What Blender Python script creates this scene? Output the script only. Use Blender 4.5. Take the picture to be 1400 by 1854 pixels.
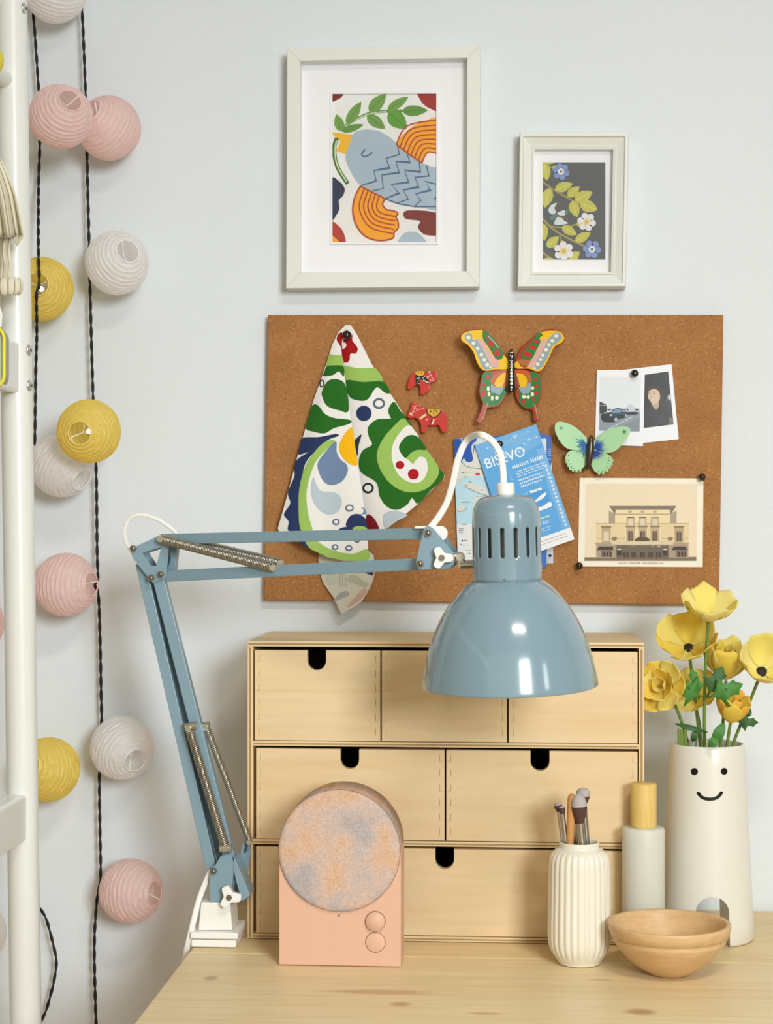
import bpy, bmesh, math, random
from mathutils import Vector, Matrix, Quaternion
from mathutils.geometry import tessellate_polygon
random.seed(7)
for o in list(bpy.data.objects): bpy.data.objects.remove(o)
scene = bpy.context.scene
COL = scene.collection
PI = math.pi

# ---------------------------------------------------------------- camera
F = 3200.0                       # focal length in pixels of the 1400x1854 frame
HX, HY = 935.0, 955.0            # where the wall's normal and the horizon meet
YAW = math.atan((HX - 700) / F)
ZD = 0.74                        # desk top height
CAM = Vector((0.0, -2.06, ZD + 0.4386))
cam = bpy.data.cameras.new('camera'); camo = bpy.data.objects.new('camera', cam)
COL.objects.link(camo); scene.camera = camo
camo.location = CAM; camo.rotation_euler = (PI / 2, 0, YAW)
cam.sensor_fit = 'VERTICAL'; cam.sensor_height = 36.0; cam.lens = 36.0 * F / 1854.0
cam.shift_y = (HY - 927) / 1854.0
cam.clip_start = 0.05

# ---------------------------------------------------------------- world, lights, exposure
scene.view_settings.view_transform = 'Standard'
scene.view_settings.look = 'None'
scene.view_settings.gamma = 1.0
scene.view_settings.use_curve_mapping = False
scene.view_settings.exposure = -0.2
w = bpy.data.worlds.new('soft_daylight'); scene.world = w; w.use_nodes = True
bg = w.node_tree.nodes['Background']
bg.inputs['Color'].default_value = (1.0, 0.92, 0.74, 1)
bg.inputs['Strength'].default_value = 0.85

def area(name, loc, target, sx, sy, power, color, spread=180):
    l = bpy.data.lights.new(name, 'AREA'); l.shape = 'RECTANGLE'; l.size = sx; l.size_y = sy
    l.energy = power; l.color = color; l.spread = math.radians(spread)
    o = bpy.data.objects.new(name, l); COL.objects.link(o); o.location = loc
    d = Vector(target) - Vector(loc); o.rotation_euler = d.to_track_quat('-Z', 'Y').to_euler()
    return o
area('window_daylight', (1.26, -3.72, 1.84), (-0.5, -0.1, 0.74), 0.78, 0.92, 22.5, (0.88, 0.955, 1.0), 84)
area('ceiling_light', (0.45, -1.75, 2.5), (0.25, -0.7, 0.7), 0.55, 0.12, 6, (1.0, 0.93, 0.82), 100)
area('side_window_daylight', (1.55, -1.75, 1.5), (0.0, -0.1, 0.9), 0.20, 0.30, 1.8, (0.93, 0.97, 1.0))

# ---------------------------------------------------------------- helpers
FWD = Vector((-math.sin(YAW), math.cos(YAW), 0)); RGT = Vector((math.cos(YAW), math.sin(YAW), 0)); UP = Vector((0, 0, 1))
def ray(px, py): return FWD + RGT * ((px - 700) / F) + UP * (-(py - HY) / F)
def at(px, py, Y):
    d = ray(px, py); return CAM + d * ((Y - CAM.y) / d.y)
def ondesk(px, py):
    d = ray(px, py); return CAM + d * ((ZD - CAM.z) / d.z)
def mpp(px, py, Y):
    d = ray(px, py); return ((Y - CAM.y) / d.y) / F      # metres per pixel
def lin(c):
    c = c.lstrip('#'); v = [int(c[i:i + 2], 16) / 255 for i in (0, 2, 4)]
    return tuple(x / 12.92 if x <= .04045 else ((x + .055) / 1.055) ** 2.4 for x in v)

MATS = {}
def mat(hexc, rough=.55, metal=0, var=.05, scale=60, bump=0, bscale=300, spec=.5, coat=0, key=None, emit=0, transl=0, trans=0, ior=1.45):
    k = key or (hexc, rough, metal, var, scale, bump, bscale, spec, coat, emit, transl, trans)
    if k in MATS: return MATS[k]
    m = bpy.data.materials.new('mat_' + (key if isinstance(key, str) else hexc.lstrip('#')))
    m.use_nodes = True; nt = m.node_tree; N = nt.nodes; L = nt.links
    b = N['Principled BSDF']; out = N['Material Output']
    c = lin(hexc)
    tc = N.new('ShaderNodeTexCoord'); nz = N.new('ShaderNodeTexNoise'); nz.inputs['Scale'].default_value = scale; nz.inputs['Detail'].default_value = 3
    L.new(tc.outputs['Object'], nz.inputs['Vector'])
    mx = N.new('ShaderNodeMix'); mx.data_type = 'RGBA'
    mx.inputs[6].default_value = (*[x * (1 - var) for x in c], 1); mx.inputs[7].default_value = (*[min(1, x * (1 + var)) for x in c], 1)
    L.new(nz.outputs['Fac'], mx.inputs[0]); L.new(mx.outputs[2], b.inputs['Base Color'])
    b.inputs['Roughness'].default_value = rough; b.inputs['Metallic'].default_value = metal
    b.inputs['Specular IOR Level'].default_value = spec
    if coat: b.inputs['Coat Weight'].default_value = coat; b.inputs['Coat Roughness'].default_value = .06
    if trans: b.inputs['Transmission Weight'].default_value = trans; b.inputs['IOR'].default_value = ior
    if emit:
        b.inputs['Emission Color'].default_value = (*c, 1); b.inputs['Emission Strength'].default_value = emit
    if bump:
        n2 = N.new('ShaderNodeTexNoise'); n2.inputs['Scale'].default_value = bscale; n2.inputs['Detail'].default_value = 4
        L.new(tc.outputs['Object'], n2.inputs['Vector'])
        bp = N.new('ShaderNodeBump'); bp.inputs['Strength'].default_value = bump; bp.inputs['Distance'].default_value = .002
        L.new(n2.outputs['Fac'], bp.inputs['Height']); L.new(bp.outputs['Normal'], b.inputs['Normal'])
    if transl:
        t = N.new('ShaderNodeBsdfTranslucent'); L.new(mx.outputs[2], t.inputs['Color'])
        ms = N.new('ShaderNodeMixShader'); ms.inputs[0].default_value = transl
        L.new(b.outputs[0], ms.inputs[1]); L.new(t.outputs[0], ms.inputs[2]); L.new(ms.outputs[0], out.inputs['Surface'])
    MATS[k] = m; return m

class MB:
    """collects faces with materials, in world coordinates; becomes one mesh object"""
    def __init__(s): s.v = []; s.f = []; s.m = []; s.sm = []; s.mats = []
    def mi(s, m):
        if m not in s.mats: s.mats.append(m)
        return s.mats.index(m)
    def add(s, verts, faces, m, smooth=False):
        o = len(s.v); s.v += [Vector(p) for p in verts]; i = s.mi(m)
        for f in faces: s.f.append([o + k for k in f]); s.m.append(i); s.sm.append(smooth)
        return s
    def box(s, x0, x1, y0, y1, z0, z1, m):
        V = [(x, y, z) for x in (x0, x1) for y in (y0, y1) for z in (z0, z1)]
        return s.add(V, [(0, 1, 3, 2), (4, 6, 7, 5), (0, 4, 5, 1), (2, 3, 7, 6), (0, 2, 6, 4), (1, 5, 7, 3)], m)
    def plate(s, pts, yf, yb, m, smooth=False):
        """pixel outline at plane y=yf, extruded back to y=yb"""
        A = [at(x, y, yf) for x, y in pts]; return s.prism(A, Vector((0, yb - yf, 0)), m)
    def prism(s, A, ext, m):
        A = [Vector(a) for a in A]; n = len(A); B = [a + ext for a in A]
        nrm = Vector((0, 0, 0))
        for i in range(n): nrm += A[i].cross(A[(i + 1) % n])
        if nrm.dot(ext) > 0: A.reverse(); B.reverse()
        fs = [list(range(n)), list(range(2 * n - 1, n - 1, -1))]
        for i in range(n):
            j = (i + 1) % n; fs.append([i, n + i, n + j, j])
        return s.add(A + B, fs, m)
    def bar(s, p, q, wd, th, side, m):
        """rectangular bar p->q; wd across 'side' direction, th across the third axis"""
        p = Vector(p); q = Vector(q); d = (q - p).normalized(); sd = (Vector(side) - d * Vector(side).dot(d)).normalized(); t = d.cross(sd)
        V = []
        for e in (p, q):
            for a, b in ((-1, -1), (1, -1), (1, 1), (-1, 1)): V.append(e + sd * (a * wd / 2) + t * (b * th / 2))
        return s.add(V, [(3, 2, 1, 0), (4, 5, 6, 7), (0, 1, 5, 4), (1, 2, 6, 5), (2, 3, 7, 6), (3, 0, 4, 7)], m)
    def lathe(s, prof, c, m, seg=48, rot=None, smooth=True, mod=None):
        R = rot or Matrix.Identity(3); c = Vector(c); V = []; fs = []
        for r, z in prof:
            for k in range(seg):
                a = 2 * PI * k / seg; rr = r * (mod(a, z) if mod else 1)
                V.append(c + R @ Vector((rr * math.cos(a), rr * math.sin(a), z)))
        for i in range(len(prof) - 1):
            for k in range(seg):
                j = (k + 1) % seg; fs.append((i * seg + k, i * seg + j, (i + 1) * seg + j, (i + 1) * seg + k))
        return s.add(V, fs, m, smooth)
    def cyl(s, p, q, r, m, seg=16, r2=None, caps=True):
        p = Vector(p); q = Vector(q); d = q - p; R = d.to_track_quat('Z', 'Y').to_matrix(); h = d.length; r2 = r if r2 is None else r2
        V = []
        for rr, z in ((r, 0), (r2, h)):
            for k in range(seg): a = 2 * PI * k / seg; V.append(p + R @ Vector((rr * math.cos(a), rr * math.sin(a), z)))
        s.add(V, [(k, (k + 1) % seg, seg + (k + 1) % seg, seg + k) for k in range(seg)], m, True)
        if caps: s.add(V, [list(range(seg))[::-1], list(range(seg, 2 * seg))], m)
        return s
    def tube(s, path, r, m, sides=8, rad=None, caps=True):
        P = [Vector(p) for p in path]; n = len(P); V = []; up = None
        for i in range(n):
            t = (P[min(i + 1, n - 1)] - P[max(i - 1, 0)]).normalized()
            if up is None:
                up = Vector((0, 0, 1)) if abs(t.z) < .9 else Vector((1, 0, 0))
            up = (up - t * up.dot(t)).normalized(); b = t.cross(up); rr = rad[i] if rad else r
            for k in range(sides):
                a = 2 * PI * k / sides; V.append(P[i] + (up * math.cos(a) + b * math.sin(a)) * rr)
        fs = [(i * sides + k, i * sides + (k + 1) % sides, (i + 1) * sides + (k + 1) % sides, (i + 1) * sides + k) for i in range(n - 1) for k in range(sides)]
        s.add(V, fs, m, True)
        if caps: s.add(V, [list(range(sides))[::-1], [(n - 1) * sides + k for k in range(sides)]], m)
        return s
    def ball(s, c, r, m, seg=20, rings=12, scale=(1, 1, 1), rot=None):
        R = rot or Matrix.Identity(3); c = Vector(c); V = []; fs = []
        for i in range(rings + 1):
            t = PI * i / rings
            for k in range(seg):
                a = 2 * PI * k / seg
                V.append(c + R @ Vector((r * scale[0] * math.sin(t) * math.cos(a), r * scale[1] * math.sin(t) * math.sin(a), r * scale[2] * math.cos(t))))
        for i in range(rings):
            for k in range(seg):
                j = (k + 1) % seg; fs.append((i * seg + k, (i + 1) * seg + k, (i + 1) * seg + j, i * seg + j))
        return s.add(V, fs, m, True)
    def grid(s, fn, nu, nv, m, smooth=True, closed=False):
        V = [fn(i / nu, j / nv) for i in range(nu + 1) for j in range(nv + 1)]
        fs = [(i * (nv + 1) + j, (i + 1) * (nv + 1) + j, (i + 1) * (nv + 1) + j + 1, i * (nv + 1) + j + 1) for i in range(nu) for j in range(nv)]
        return s.add(V, fs, m, smooth)
    def mesh(s, name, org=Vector((0, 0, 0))):
        me = bpy.data.meshes.new(name)
        me.from_pydata([tuple(p - org) for p in s.v], [], s.f)
        for m in s.mats: me.materials.append(m)
        me.polygons.foreach_set('material_index', s.m); me.polygons.foreach_set('use_smooth', s.sm)
        me.update(); return me
    def build(s, name, parent=None, base=None, bevel=0, seg=2, solid=0, weld=False):
        """parent: Empty/mesh whose ['_o'] is the origin; base: origin of a top-level mesh"""
        if parent is not None: org = ORG[parent.name]
        else: org = Vector(base) if base is not None else Vector((0, 0, 0))
        me = s.mesh(name, org)
        o = bpy.data.objects.new(name, me); COL.objects.link(o)
        if parent is not None: o.parent = parent
        else: o.location = org
        ORG[o.name] = org
        if weld:
            b = bmesh.new(); b.from_mesh(me); bmesh.ops.remove_doubles(b, verts=b.verts, dist=1e-6); b.to_mesh(me); b.free()
        if solid:
            md = o.modifiers.new('thickness', 'SOLIDIFY'); md.thickness = solid; md.offset = 0
        if bevel:
            md = o.modifiers.new('soft_edges', 'BEVEL'); md.width = bevel; md.segments = seg; md.limit_method = 'ANGLE'; md.angle_limit = .6
        return o
ORG = {}
def tag(o, label=None, cat=None, group=None, kind=None):
    if label: o['label'] = label
    if cat: o['category'] = cat
    if group: o['group'] = group
    if kind: o['kind'] = kind
    return o
def thing(name, label, cat, base, group=None):
    o = bpy.data.objects.new(name, None); COL.objects.link(o); o.location = base; o.empty_display_size = .02
    ORG[o.name] = Vector(base); return tag(o, label, cat, group)

def catmull(pts, closed=True, n=6):
    P = [Vector((*p, 0)[:3]) if len(p) == 2 else Vector(p) for p in pts]; N = len(P); out = []
    rng = range(N) if closed else range(N - 1)
    for i in rng:
        if closed: a, b, c, d = P[i - 1], P[i], P[(i + 1) % N], P[(i + 2) % N]
        else: a, b, c, d = P[max(i - 1, 0)], P[i], P[i + 1], P[min(i + 2, N - 1)]
        for k in range(n):
            t = k / n
            out.append(.5 * ((2 * b) + (c - a) * t + (2 * a - 5 * b + 4 * c - d) * t * t + (3 * b - a - 3 * c + d) * t ** 3))
    if not closed: out.append(P[-1])
    return out
def clip_poly(poly, clip):
    """Sutherland-Hodgman, convex clip polygon given clockwise on screen (y down)"""
    out = poly
    for i in range(len(clip)):
        a = clip[i]; b = clip[(i + 1) % len(clip)]; inp = out; out = []
        if not inp: return []
        def side(p): return (b[0] - a[0]) * (p[1] - a[1]) - (b[1] - a[1]) * (p[0] - a[0])
        for k in range(len(inp)):
            p = inp[k - 1]; q = inp[k]; sp = side(p); sq = side(q)
            if (sp >= 0) != (sq >= 0):
                t = sp / (sp - sq); out.append((p[0] + (q[0] - p[0]) * t, p[1] + (q[1] - p[1]) * t))
            if sq >= 0: out.append(q)
    return out

class Art:
    """flat print: coloured outlines laid in thin ink layers on a real surface"""
    def __init__(s, surf, ox=0, oy=0, sc=1, step=1.5e-5, start=1e-4, clip=None, sub=0, rough=.6, spec=.35, var=.04):
        s.surf = surf; s.ox = ox; s.oy = oy; s.sc = sc; s.step = step; s.lay = start; s.mb = MB(); s.sub = sub; s.rough = rough; s.spec = spec; s.var = var
        s.clip = clip
    def px(s, p): return (s.ox + p[0] / s.sc, s.oy + p[1] / s.sc)
    def emit(s, pts, col, new=True):
        if s.clip: pts = clip_poly(pts, s.clip)
        if len(pts) < 3: return
        if new: s.lay += s.step
        m = mat(col, s.rough, var=s.var, scale=150, spec=s.spec)
        P2 = [Vector((*s.px(p), 0)) for p in pts]
        tris = tessellate_polygon([P2])
        if s.sub:
            lst = [(P2[a].to_2d(), P2[b].to_2d(), P2[c].to_2d()) for a, b, c in tris]
            work = []
            while lst:
                a, b, c = lst.pop(); e = [((a - b).length, 0), ((b - c).length, 1), ((c - a).length, 2)]; mxl, k = max(e)
                if mxl > s.sub:
                    if k == 1: a, b, c = b, c, a
                    elif k == 2: a, b, c = c, a, b
                    mid = (a + b) / 2; lst.append((a, mid, c)); lst.append((mid, b, c))
                else: work.append((a, b, c))
            for t in work: s._tri(t, m)
        else:
            V = [s.surf(p.x, p.y) - Vector((0, s.lay, 0)) for p in P2]
            fs = []
            for a, b, c in tris:
                n = (V[b] - V[a]).cross(V[c] - V[a]); fs.append((a, b, c) if n.y < 0 else (a, c, b))
            s.mb.add(V, fs, m)
    def _tri(s, t, m):
        V = [s.surf(p.x, p.y) - Vector((0, s.lay, 0)) for p in t]
        n = (V[1] - V[0]).cross(V[2] - V[0]); s.mb.add(V, [(0, 1, 2) if n.y < 0 else (0, 2, 1)], m)
    def poly(s, pts, col, smooth=True, new=True, n=5):
        p = [(q.x, q.y) for q in catmull(pts, True, n)] if smooth else list(pts); s.emit(p, col, new)
    def rect(s, x0, y0, x1, y1, col, new=True): s.emit([(x0, y0), (x1, y0), (x1, y1), (x0, y1)], col, new)
    def dot(s, x, y, r, col, ry=None, new=True, n=14, rot=0):
        ry = ry or r
        s.emit([(x + r * math.cos(2 * PI * k / n) * math.cos(rot) - ry * math.sin(2 * PI * k / n) * math.sin(rot), y + r * math.cos(2 * PI * k / n) * math.sin(rot) + ry * math.sin(2 * PI * k / n) * math.cos(rot)) for k in range(n)], col, new)
    def ring(s, x, y, r, w, col, inner, ry=None):
        s.dot(x, y, r, col, ry); s.dot(x, y, r - w, inner, (ry or r) - w)
    def stroke(s, pts, wd, col, smooth=True, taper=None, new=True):
        P = [Vector((q.x, q.y)) for q in catmull(pts, False, 5)] if smooth else [Vector(p) for p in pts]
        Lf = []; Rt = []; n = len(P)
        for i in range(n):
            t = (P[min(i + 1, n - 1)] - P[max(i - 1, 0)])
            if t.length < 1e-9: t = Vector((1, 0))
            t.normalize(); nn = Vector((-t.y, t.x)); h = wd / 2 * (taper(i / (n - 1)) if taper else 1)
            if not smooth and 0 < i < n - 1:
                c = abs(t.dot((P[i + 1] - P[i]).normalized())); h = h / max(c, .4)
            Lf.append(P[i] + nn * h); Rt.append(P[i] - nn * h)
        if new: s.lay += s.step
        for i in range(n - 1):
            q = [tuple(Lf[i]), tuple(Lf[i + 1]), tuple(Rt[i + 1]), tuple(Rt[i])]
            s.emit(q, col, False)
    def leaf(s, a, b, wd, col, vein=None, saw=0):
        a = Vector(a); b = Vector(b); d = b - a; n = Vector((-d.y, d.x)).normalized(); N = 9; A = []; B = []
        for i in range(N + 1):
            t = i / N; h = wd / 2 * (math.sin(PI * t ** .8)) ** .8 if 0 < t < 1 else 0
            k = 1 + (saw if i % 2 else -saw)
            A.append(tuple(a + d * t + n * h * k)); 
            if 0 < i < N: B.append(tuple(a + d * t - n * h * k))
        s.emit(A + B[::-1], col)
        if vein: s.stroke([tuple(a + d * .1), tuple(a + d * .85)], max(2, wd * .05), vein, False)
    def text(s, txt, x, y, size, col, ang=0, sx=1):
        """x, y: left end of the base line, local coordinates; size: cap height"""
        c = bpy.data.curves.new('t', 'FONT'); c.body = txt; c.size = 1; c.resolution_u = 3
        o = bpy.data.objects.new('t', c); COL.objects.link(o)
        me = bpy.data.meshes.new_from_object(o.evaluated_get(bpy.context.evaluated_depsgraph_get()))
        s.lay += s.step; k = size / .7; ca, sa = math.cos(ang), math.sin(ang)
        for p in me.polygons:
            q = [(x + (me.vertices[i].co.x * sx * ca + me.vertices[i].co.y * sa) * k, y + (me.vertices[i].co.x * sx * sa - me.vertices[i].co.y * ca) * k) for i in p.vertices]
            s.emit(q, col, False)
        bpy.data.objects.remove(o); bpy.data.curves.remove(c); bpy.data.meshes.remove(me)
    def build(s, name, parent): return s.mb.build(name, parent)
def rectclip(x0, y0, x1, y1): return [(x0, y0), (x1, y0), (x1, y1), (x0, y1)]

# ---------------------------------------------------------------- surface materials
def wood(key, c1, c2, c3, axis, sc=1.0, rough=.5, knots=(), stretch=14, fine=.35):
    m = bpy.data.materials.new('wood_' + key); m.use_nodes = True; nt = m.node_tree; N = nt.nodes; L = nt.links; b = N['Principled BSDF']
    geo = N.new('ShaderNodeNewGeometry')
    mp = N.new('ShaderNodeMapping'); sv = [40 * sc] * 3; sv[axis] = 40 * sc / stretch; mp.inputs['Scale'].default_value = sv
    L.new(geo.outputs['Position'], mp.inputs['Vector'])
    n1 = N.new('ShaderNodeTexNoise'); n1.inputs['Scale'].default_value = 1.0; n1.inputs['Detail'].default_value = 6; n1.inputs['Distortion'].default_value = .8
    n2 = N.new('ShaderNodeTexNoise'); n2.inputs['Scale'].default_value = 6.0; n2.inputs['Detail'].default_value = 4
    L.new(mp.outputs[0], n1.inputs['Vector']); L.new(mp.outputs[0], n2.inputs['Vector'])
    r = N.new('ShaderNodeValToRGB'); e = r.color_ramp.elements
    e[0].position = .3; e[0].color = (*lin(c1), 1); e[1].position = .62; e[1].color = (*lin(c2), 1)
    x = e.new(.8); x.color = (*lin(c3), 1)
    L.new(n1.outputs['Fac'], r.inputs[0])
    mx = N.new('ShaderNodeMix'); mx.data_type = 'RGBA'; mx.blend_type = 'MULTIPLY'; mx.inputs[0].default_value = fine
    r2 = N.new('ShaderNodeValToRGB'); r2.color_ramp.elements[0].position = .3; r2.color_ramp.elements[0].color = (.72, .66, .58, 1); r2.color_ramp.elements[1].position = .6; r2.color_ramp.elements[1].color = (1, 1, 1, 1)
    L.new(n2.outputs['Fac'], r2.inputs[0]); L.new(r.outputs[0], mx.inputs[6]); L.new(r2.outputs[0], mx.inputs[7])
    col = mx.outputs[2]
    for (kx, ky, rx, ry, kc) in knots:
        s = N.new('ShaderNodeVectorMath'); s.operation = 'SUBTRACT'; L.new(geo.outputs['Position'], s.inputs[0]); s.inputs[1].default_value = (kx, ky, ZD)
        q = N.new('ShaderNodeVectorMath'); q.operation = 'MULTIPLY'; L.new(s.outputs[0], q.inputs[0]); q.inputs[1].default_value = (1 / rx, 1 / ry, 0)
        ln = N.new('ShaderNodeVectorMath'); ln.operation = 'LENGTH'; L.new(q.outputs[0], ln.inputs[0])
        nn = N.new('ShaderNodeMath'); nn.operation = 'MULTIPLY_ADD'; L.new(n2.outputs['Fac'], nn.inputs[0]); nn.inputs[1].default_value = .5; L.new(ln.outputs['Value'], nn.inputs[2])
        mr = N.new('ShaderNodeMapRange'); mr.inputs[1].default_value = .75; mr.inputs[2].default_value = 1.35; mr.inputs[3].default_value = .75; mr.inputs[4].default_value = 0
        L.new(nn.outputs[0], mr.inputs[0])
        m2 = N.new('ShaderNodeMix'); m2.data_type = 'RGBA'; L.new(mr.outputs[0], m2.inputs[0]); L.new(col, m2.inputs[6]); m2.inputs[7].default_value = (*lin(kc), 1); col = m2.outputs[2]
    L.new(col, b.inputs['Base Color']); b.inputs['Roughness'].default_value = rough; b.inputs['Specular IOR Level'].default_value = .35
    bp = N.new('ShaderNodeBump'); bp.inputs['Strength'].default_value = .08; bp.inputs['Distance'].default_value = .001
    L.new(n2.outputs['Fac'], bp.inputs['Height']); L.new(bp.outputs[0], b.inputs['Normal'])
    return m
def cork_mat():
    m = bpy.data.materials.new('cork'); m.use_nodes = True; nt = m.node_tree; N = nt.nodes; L = nt.links; b = N['Principled BSDF']
    geo = N.new('ShaderNodeNewGeometry')
    v = N.new('ShaderNodeTexVoronoi'); v.inputs['Scale'].default_value = 780; v.inputs['Randomness'].default_value = 1; L.new(geo.outputs['Position'], v.inputs['Vector'])
    bw = N.new('ShaderNodeSeparateColor'); L.new(v.outputs['Color'], bw.inputs[0])
    r = N.new('ShaderNodeValToRGB'); e = r.color_ramp.elements
    e[0].position = 0; e[0].color = (*lin('#8f6240'), 1); e[1].position = .10; e[1].color = (*lin('#a87342'), 1)
    for p, c in ((.5, '#ac7848'), (.9, '#b17d4c'), (.975, '#ba8956'), (1, '#c89d6c')): x = e.new(p); x.color = (*lin(c), 1)
    L.new(bw.outputs[0], r.inputs[0])
    n = N.new('ShaderNodeTexNoise'); n.inputs['Scale'].default_value = 26; n.inputs['Detail'].default_value = 5; L.new(geo.outputs['Position'], n.inputs['Vector'])
    r2 = N.new('ShaderNodeValToRGB'); r2.color_ramp.elements[0].position = .3; r2.color_ramp.elements[0].color = (.86, .84, .82, 1); r2.color_ramp.elements[1].position = .7; r2.color_ramp.elements[1].color = (1, 1, 1, 1)
    L.new(n.outputs['Fac'], r2.inputs[0])
    mx = N.new('ShaderNodeMix'); mx.data_type = 'RGBA'; mx.blend_type = 'MULTIPLY'; mx.inputs[0].default_value = 1
    L.new(r.outputs[0], mx.inputs[6]); L.new(r2.outputs[0], mx.inputs[7]); L.new(mx.outputs[2], b.inputs['Base Color'])
    b.inputs['Roughness'].default_value = .85; b.inputs['Specular IOR Level'].default_value = .25
    bp = N.new('ShaderNodeBump'); bp.inputs['Strength'].default_value = .25; bp.inputs['Distance'].default_value = .001
    L.new(bw.outputs[1], bp.inputs['Height']); L.new(bp.outputs[0], b.inputs['Normal'])
    return m
def weave_mat():
    m = bpy.data.materials.new('woven_grille'); m.use_nodes = True; nt = m.node_tree; N = nt.nodes; L = nt.links; b = N['Principled BSDF']
    geo = N.new('ShaderNodeNewGeometry')
    n = N.new('ShaderNodeTexNoise'); n.inputs['Scale'].default_value = 30; n.inputs['Detail'].default_value = 2; L.new(geo.outputs['Position'], n.inputs['Vector'])
    r = N.new('ShaderNodeValToRGB'); e = r.color_ramp.elements
    e[0].position = .32; e[0].color = (*lin('#b0a6a5'), 1); e[1].position = .43; e[1].color = (*lin('#bfaea6'), 1)
    for p, c in ((.52, '#c9b0a2'), (.6, '#cfae98'), (.7, '#cfa989')): x = e.new(p); x.color = (*lin(c), 1)
    L.new(n.outputs['Fac'], r.inputs[0])
    hs = []
    for sc in ((1900, 1, 260), (260, 1, 1900)):
        mp = N.new('ShaderNodeMapping'); mp.inputs['Scale'].default_value = sc; L.new(geo.outputs['Position'], mp.inputs['Vector'])
        q = N.new('ShaderNodeTexNoise'); q.inputs['Scale'].default_value = 1; q.inputs['Detail'].default_value = 1; L.new(mp.outputs[0], q.inputs['Vector']); hs.append(q)
    a = N.new('ShaderNodeMath'); a.operation = 'ADD'; L.new(hs[0].outputs['Fac'], a.inputs[0]); L.new(hs[1].outputs['Fac'], a.inputs[1])
    r2 = N.new('ShaderNodeMapRange'); r2.inputs[1].default_value = .7; r2.inputs[2].default_value = 1.35; r2.inputs[3].default_value = .84; r2.inputs[4].default_value = 1.24; L.new(a.outputs[0], r2.inputs[0])
    mx = N.new('ShaderNodeVectorMath'); mx.operation = 'SCALE'; L.new(r.outputs[0], mx.inputs[0]); L.new(r2.outputs[0], mx.inputs['Scale'])
    L.new(mx.outputs[0], b.inputs['Base Color']); b.inputs['Roughness'].default_value = .9; b.inputs['Specular IOR Level'].default_value = .15
    bp = N.new('ShaderNodeBump'); bp.inputs['Strength'].default_value = .3; bp.inputs['Distance'].default_value = .0006
    L.new(a.outputs[0], bp.inputs['Height']); L.new(bp.outputs[0], b.inputs['Normal'])
    return m
WALLS = mat('#c2b49c', .8, var=.02, scale=9, bump=.1, bscale=420, spec=.2, key='side_wall_paint')
WALL = mat('#e1e7eb', .75, var=.012, scale=9, bump=.16, bscale=420, spec=.3, key='wall_paint')
BIRCH = wood('birch', '#e2c496', '#e8d0a6', '#ddbd8b', 0, .55, .5, stretch=9, fine=.18)
BIRCHV = wood('birch_v', '#e6c594', '#edd2a5', '#e1bf8c', 2, .6, .5, stretch=9, fine=.2)
PLY = wood('ply_edge', '#c9a877', '#d6b98a', '#b8945f', 0, 1.2, .6)
PLYD = mat('#a98a5c', .7, var=.12, scale=120)
WHITE = mat('#eeeee8', .35, var=.01, spec=.5)
BLUE = mat('#809caa', .32, var=.015, spec=.55, key='lamp_blue_arm')
BLUEG = mat('#7f99a6', .16, var=.012, spec=.6, coat=.6, key='lamp_blue_shade')
STEELD = mat('#8d877b', .3, metal=1, var=.08)
STEEL = mat('#bdb7a8', .28, metal=.9, var=.1)
WPL = mat('#f1f0ea', .4, var=.01)
BLACK = mat('#0d0b0b', .14, var=.1, spec=.6, coat=.5)
CORD = mat('#161313', .6, var=.15)

# ---------------------------------------------------------------- the room
b = MB(); b.box(-1.7, 1.9, 0, .1, 0, 2.55, WALL); tag(b.build('wall_back'), kind='structure')
b = MB(); b.box(-1.8, -1.7, -3.6, .1, 0, 2.55, WALLS); tag(b.build('wall_left'), kind='structure')
b = MB(); b.box(1.9, 2.0, -3.6, .1, 0, 2.55, WALLS); tag(b.build('wall_right'), kind='structure')
b = MB(); b.box(-1.8, 2.0, -3.6, .1, 2.55, 2.65, WALL); tag(b.build('ceiling'), kind='structure')
FLOORM = wood('floor', '#b98f5f', '#c9a271', '#a97f50', 1, .5, .5)
b = MB(); b.box(-1.8, 2.0, -3.6, .1, -.1, 0, FLOORM); tag(b.build('floor'), kind='structure')

# ---------------------------------------------------------------- desk
XL = ondesk(338, 1730).x; YS = ondesk(700, 1731).y
def dk(px, py, rx, ry, c='#b08a5e'):
    p = ondesk(px, py); return (p.x, p.y, rx, ry, c)
PINE = wood('pine', '#e6cd9e', '#edd8ad', '#e0c28e', 0, .9, .42, stretch=26,
            knots=(dk(382, 1771, .008, .011), dk(725, 1818, .012, .009, '#b98f62'), dk(690, 1796, .055, .011, '#c79d72'), dk(1160, 1832, .016, .012, '#ab8152'),
                   dk(1085, 1774, .014, .004, '#c09868'), dk(880, 1835, .02, .006, '#c8a272')))
PINER = wood('pine_rear', '#e3c795', '#e9d1a2', '#d9b983', 0, .8, .45, stretch=24)
desk = thing('desk', 'pale pine desk carrying the drawer chest, lamp, speaker and vases', 'desk', (.2, -.36, 0))
b = MB(); b.box(XL, .78, -.74, YS - .0009, ZD - .028, ZD, PINE); b.build('tabletop', desk, bevel=.0012)
b = MB(); b.box(XL, .78, YS + .0003, -.012, ZD - .028, ZD, PINER); b.build('rear_plank', desk, bevel=.0012)
for x in (XL + .05, .70):
    for y in (-.68, -.08):
        b = MB(); b.box(x, x + .045, y - .022, y + .022, 0, ZD - .028, PINE); b.build('leg', desk, bevel=.002)
b = MB(); b.box(XL + .06, .73, -.70, -.68, ZD - .09, ZD - .028, PINE); b.build('apron', desk)

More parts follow.
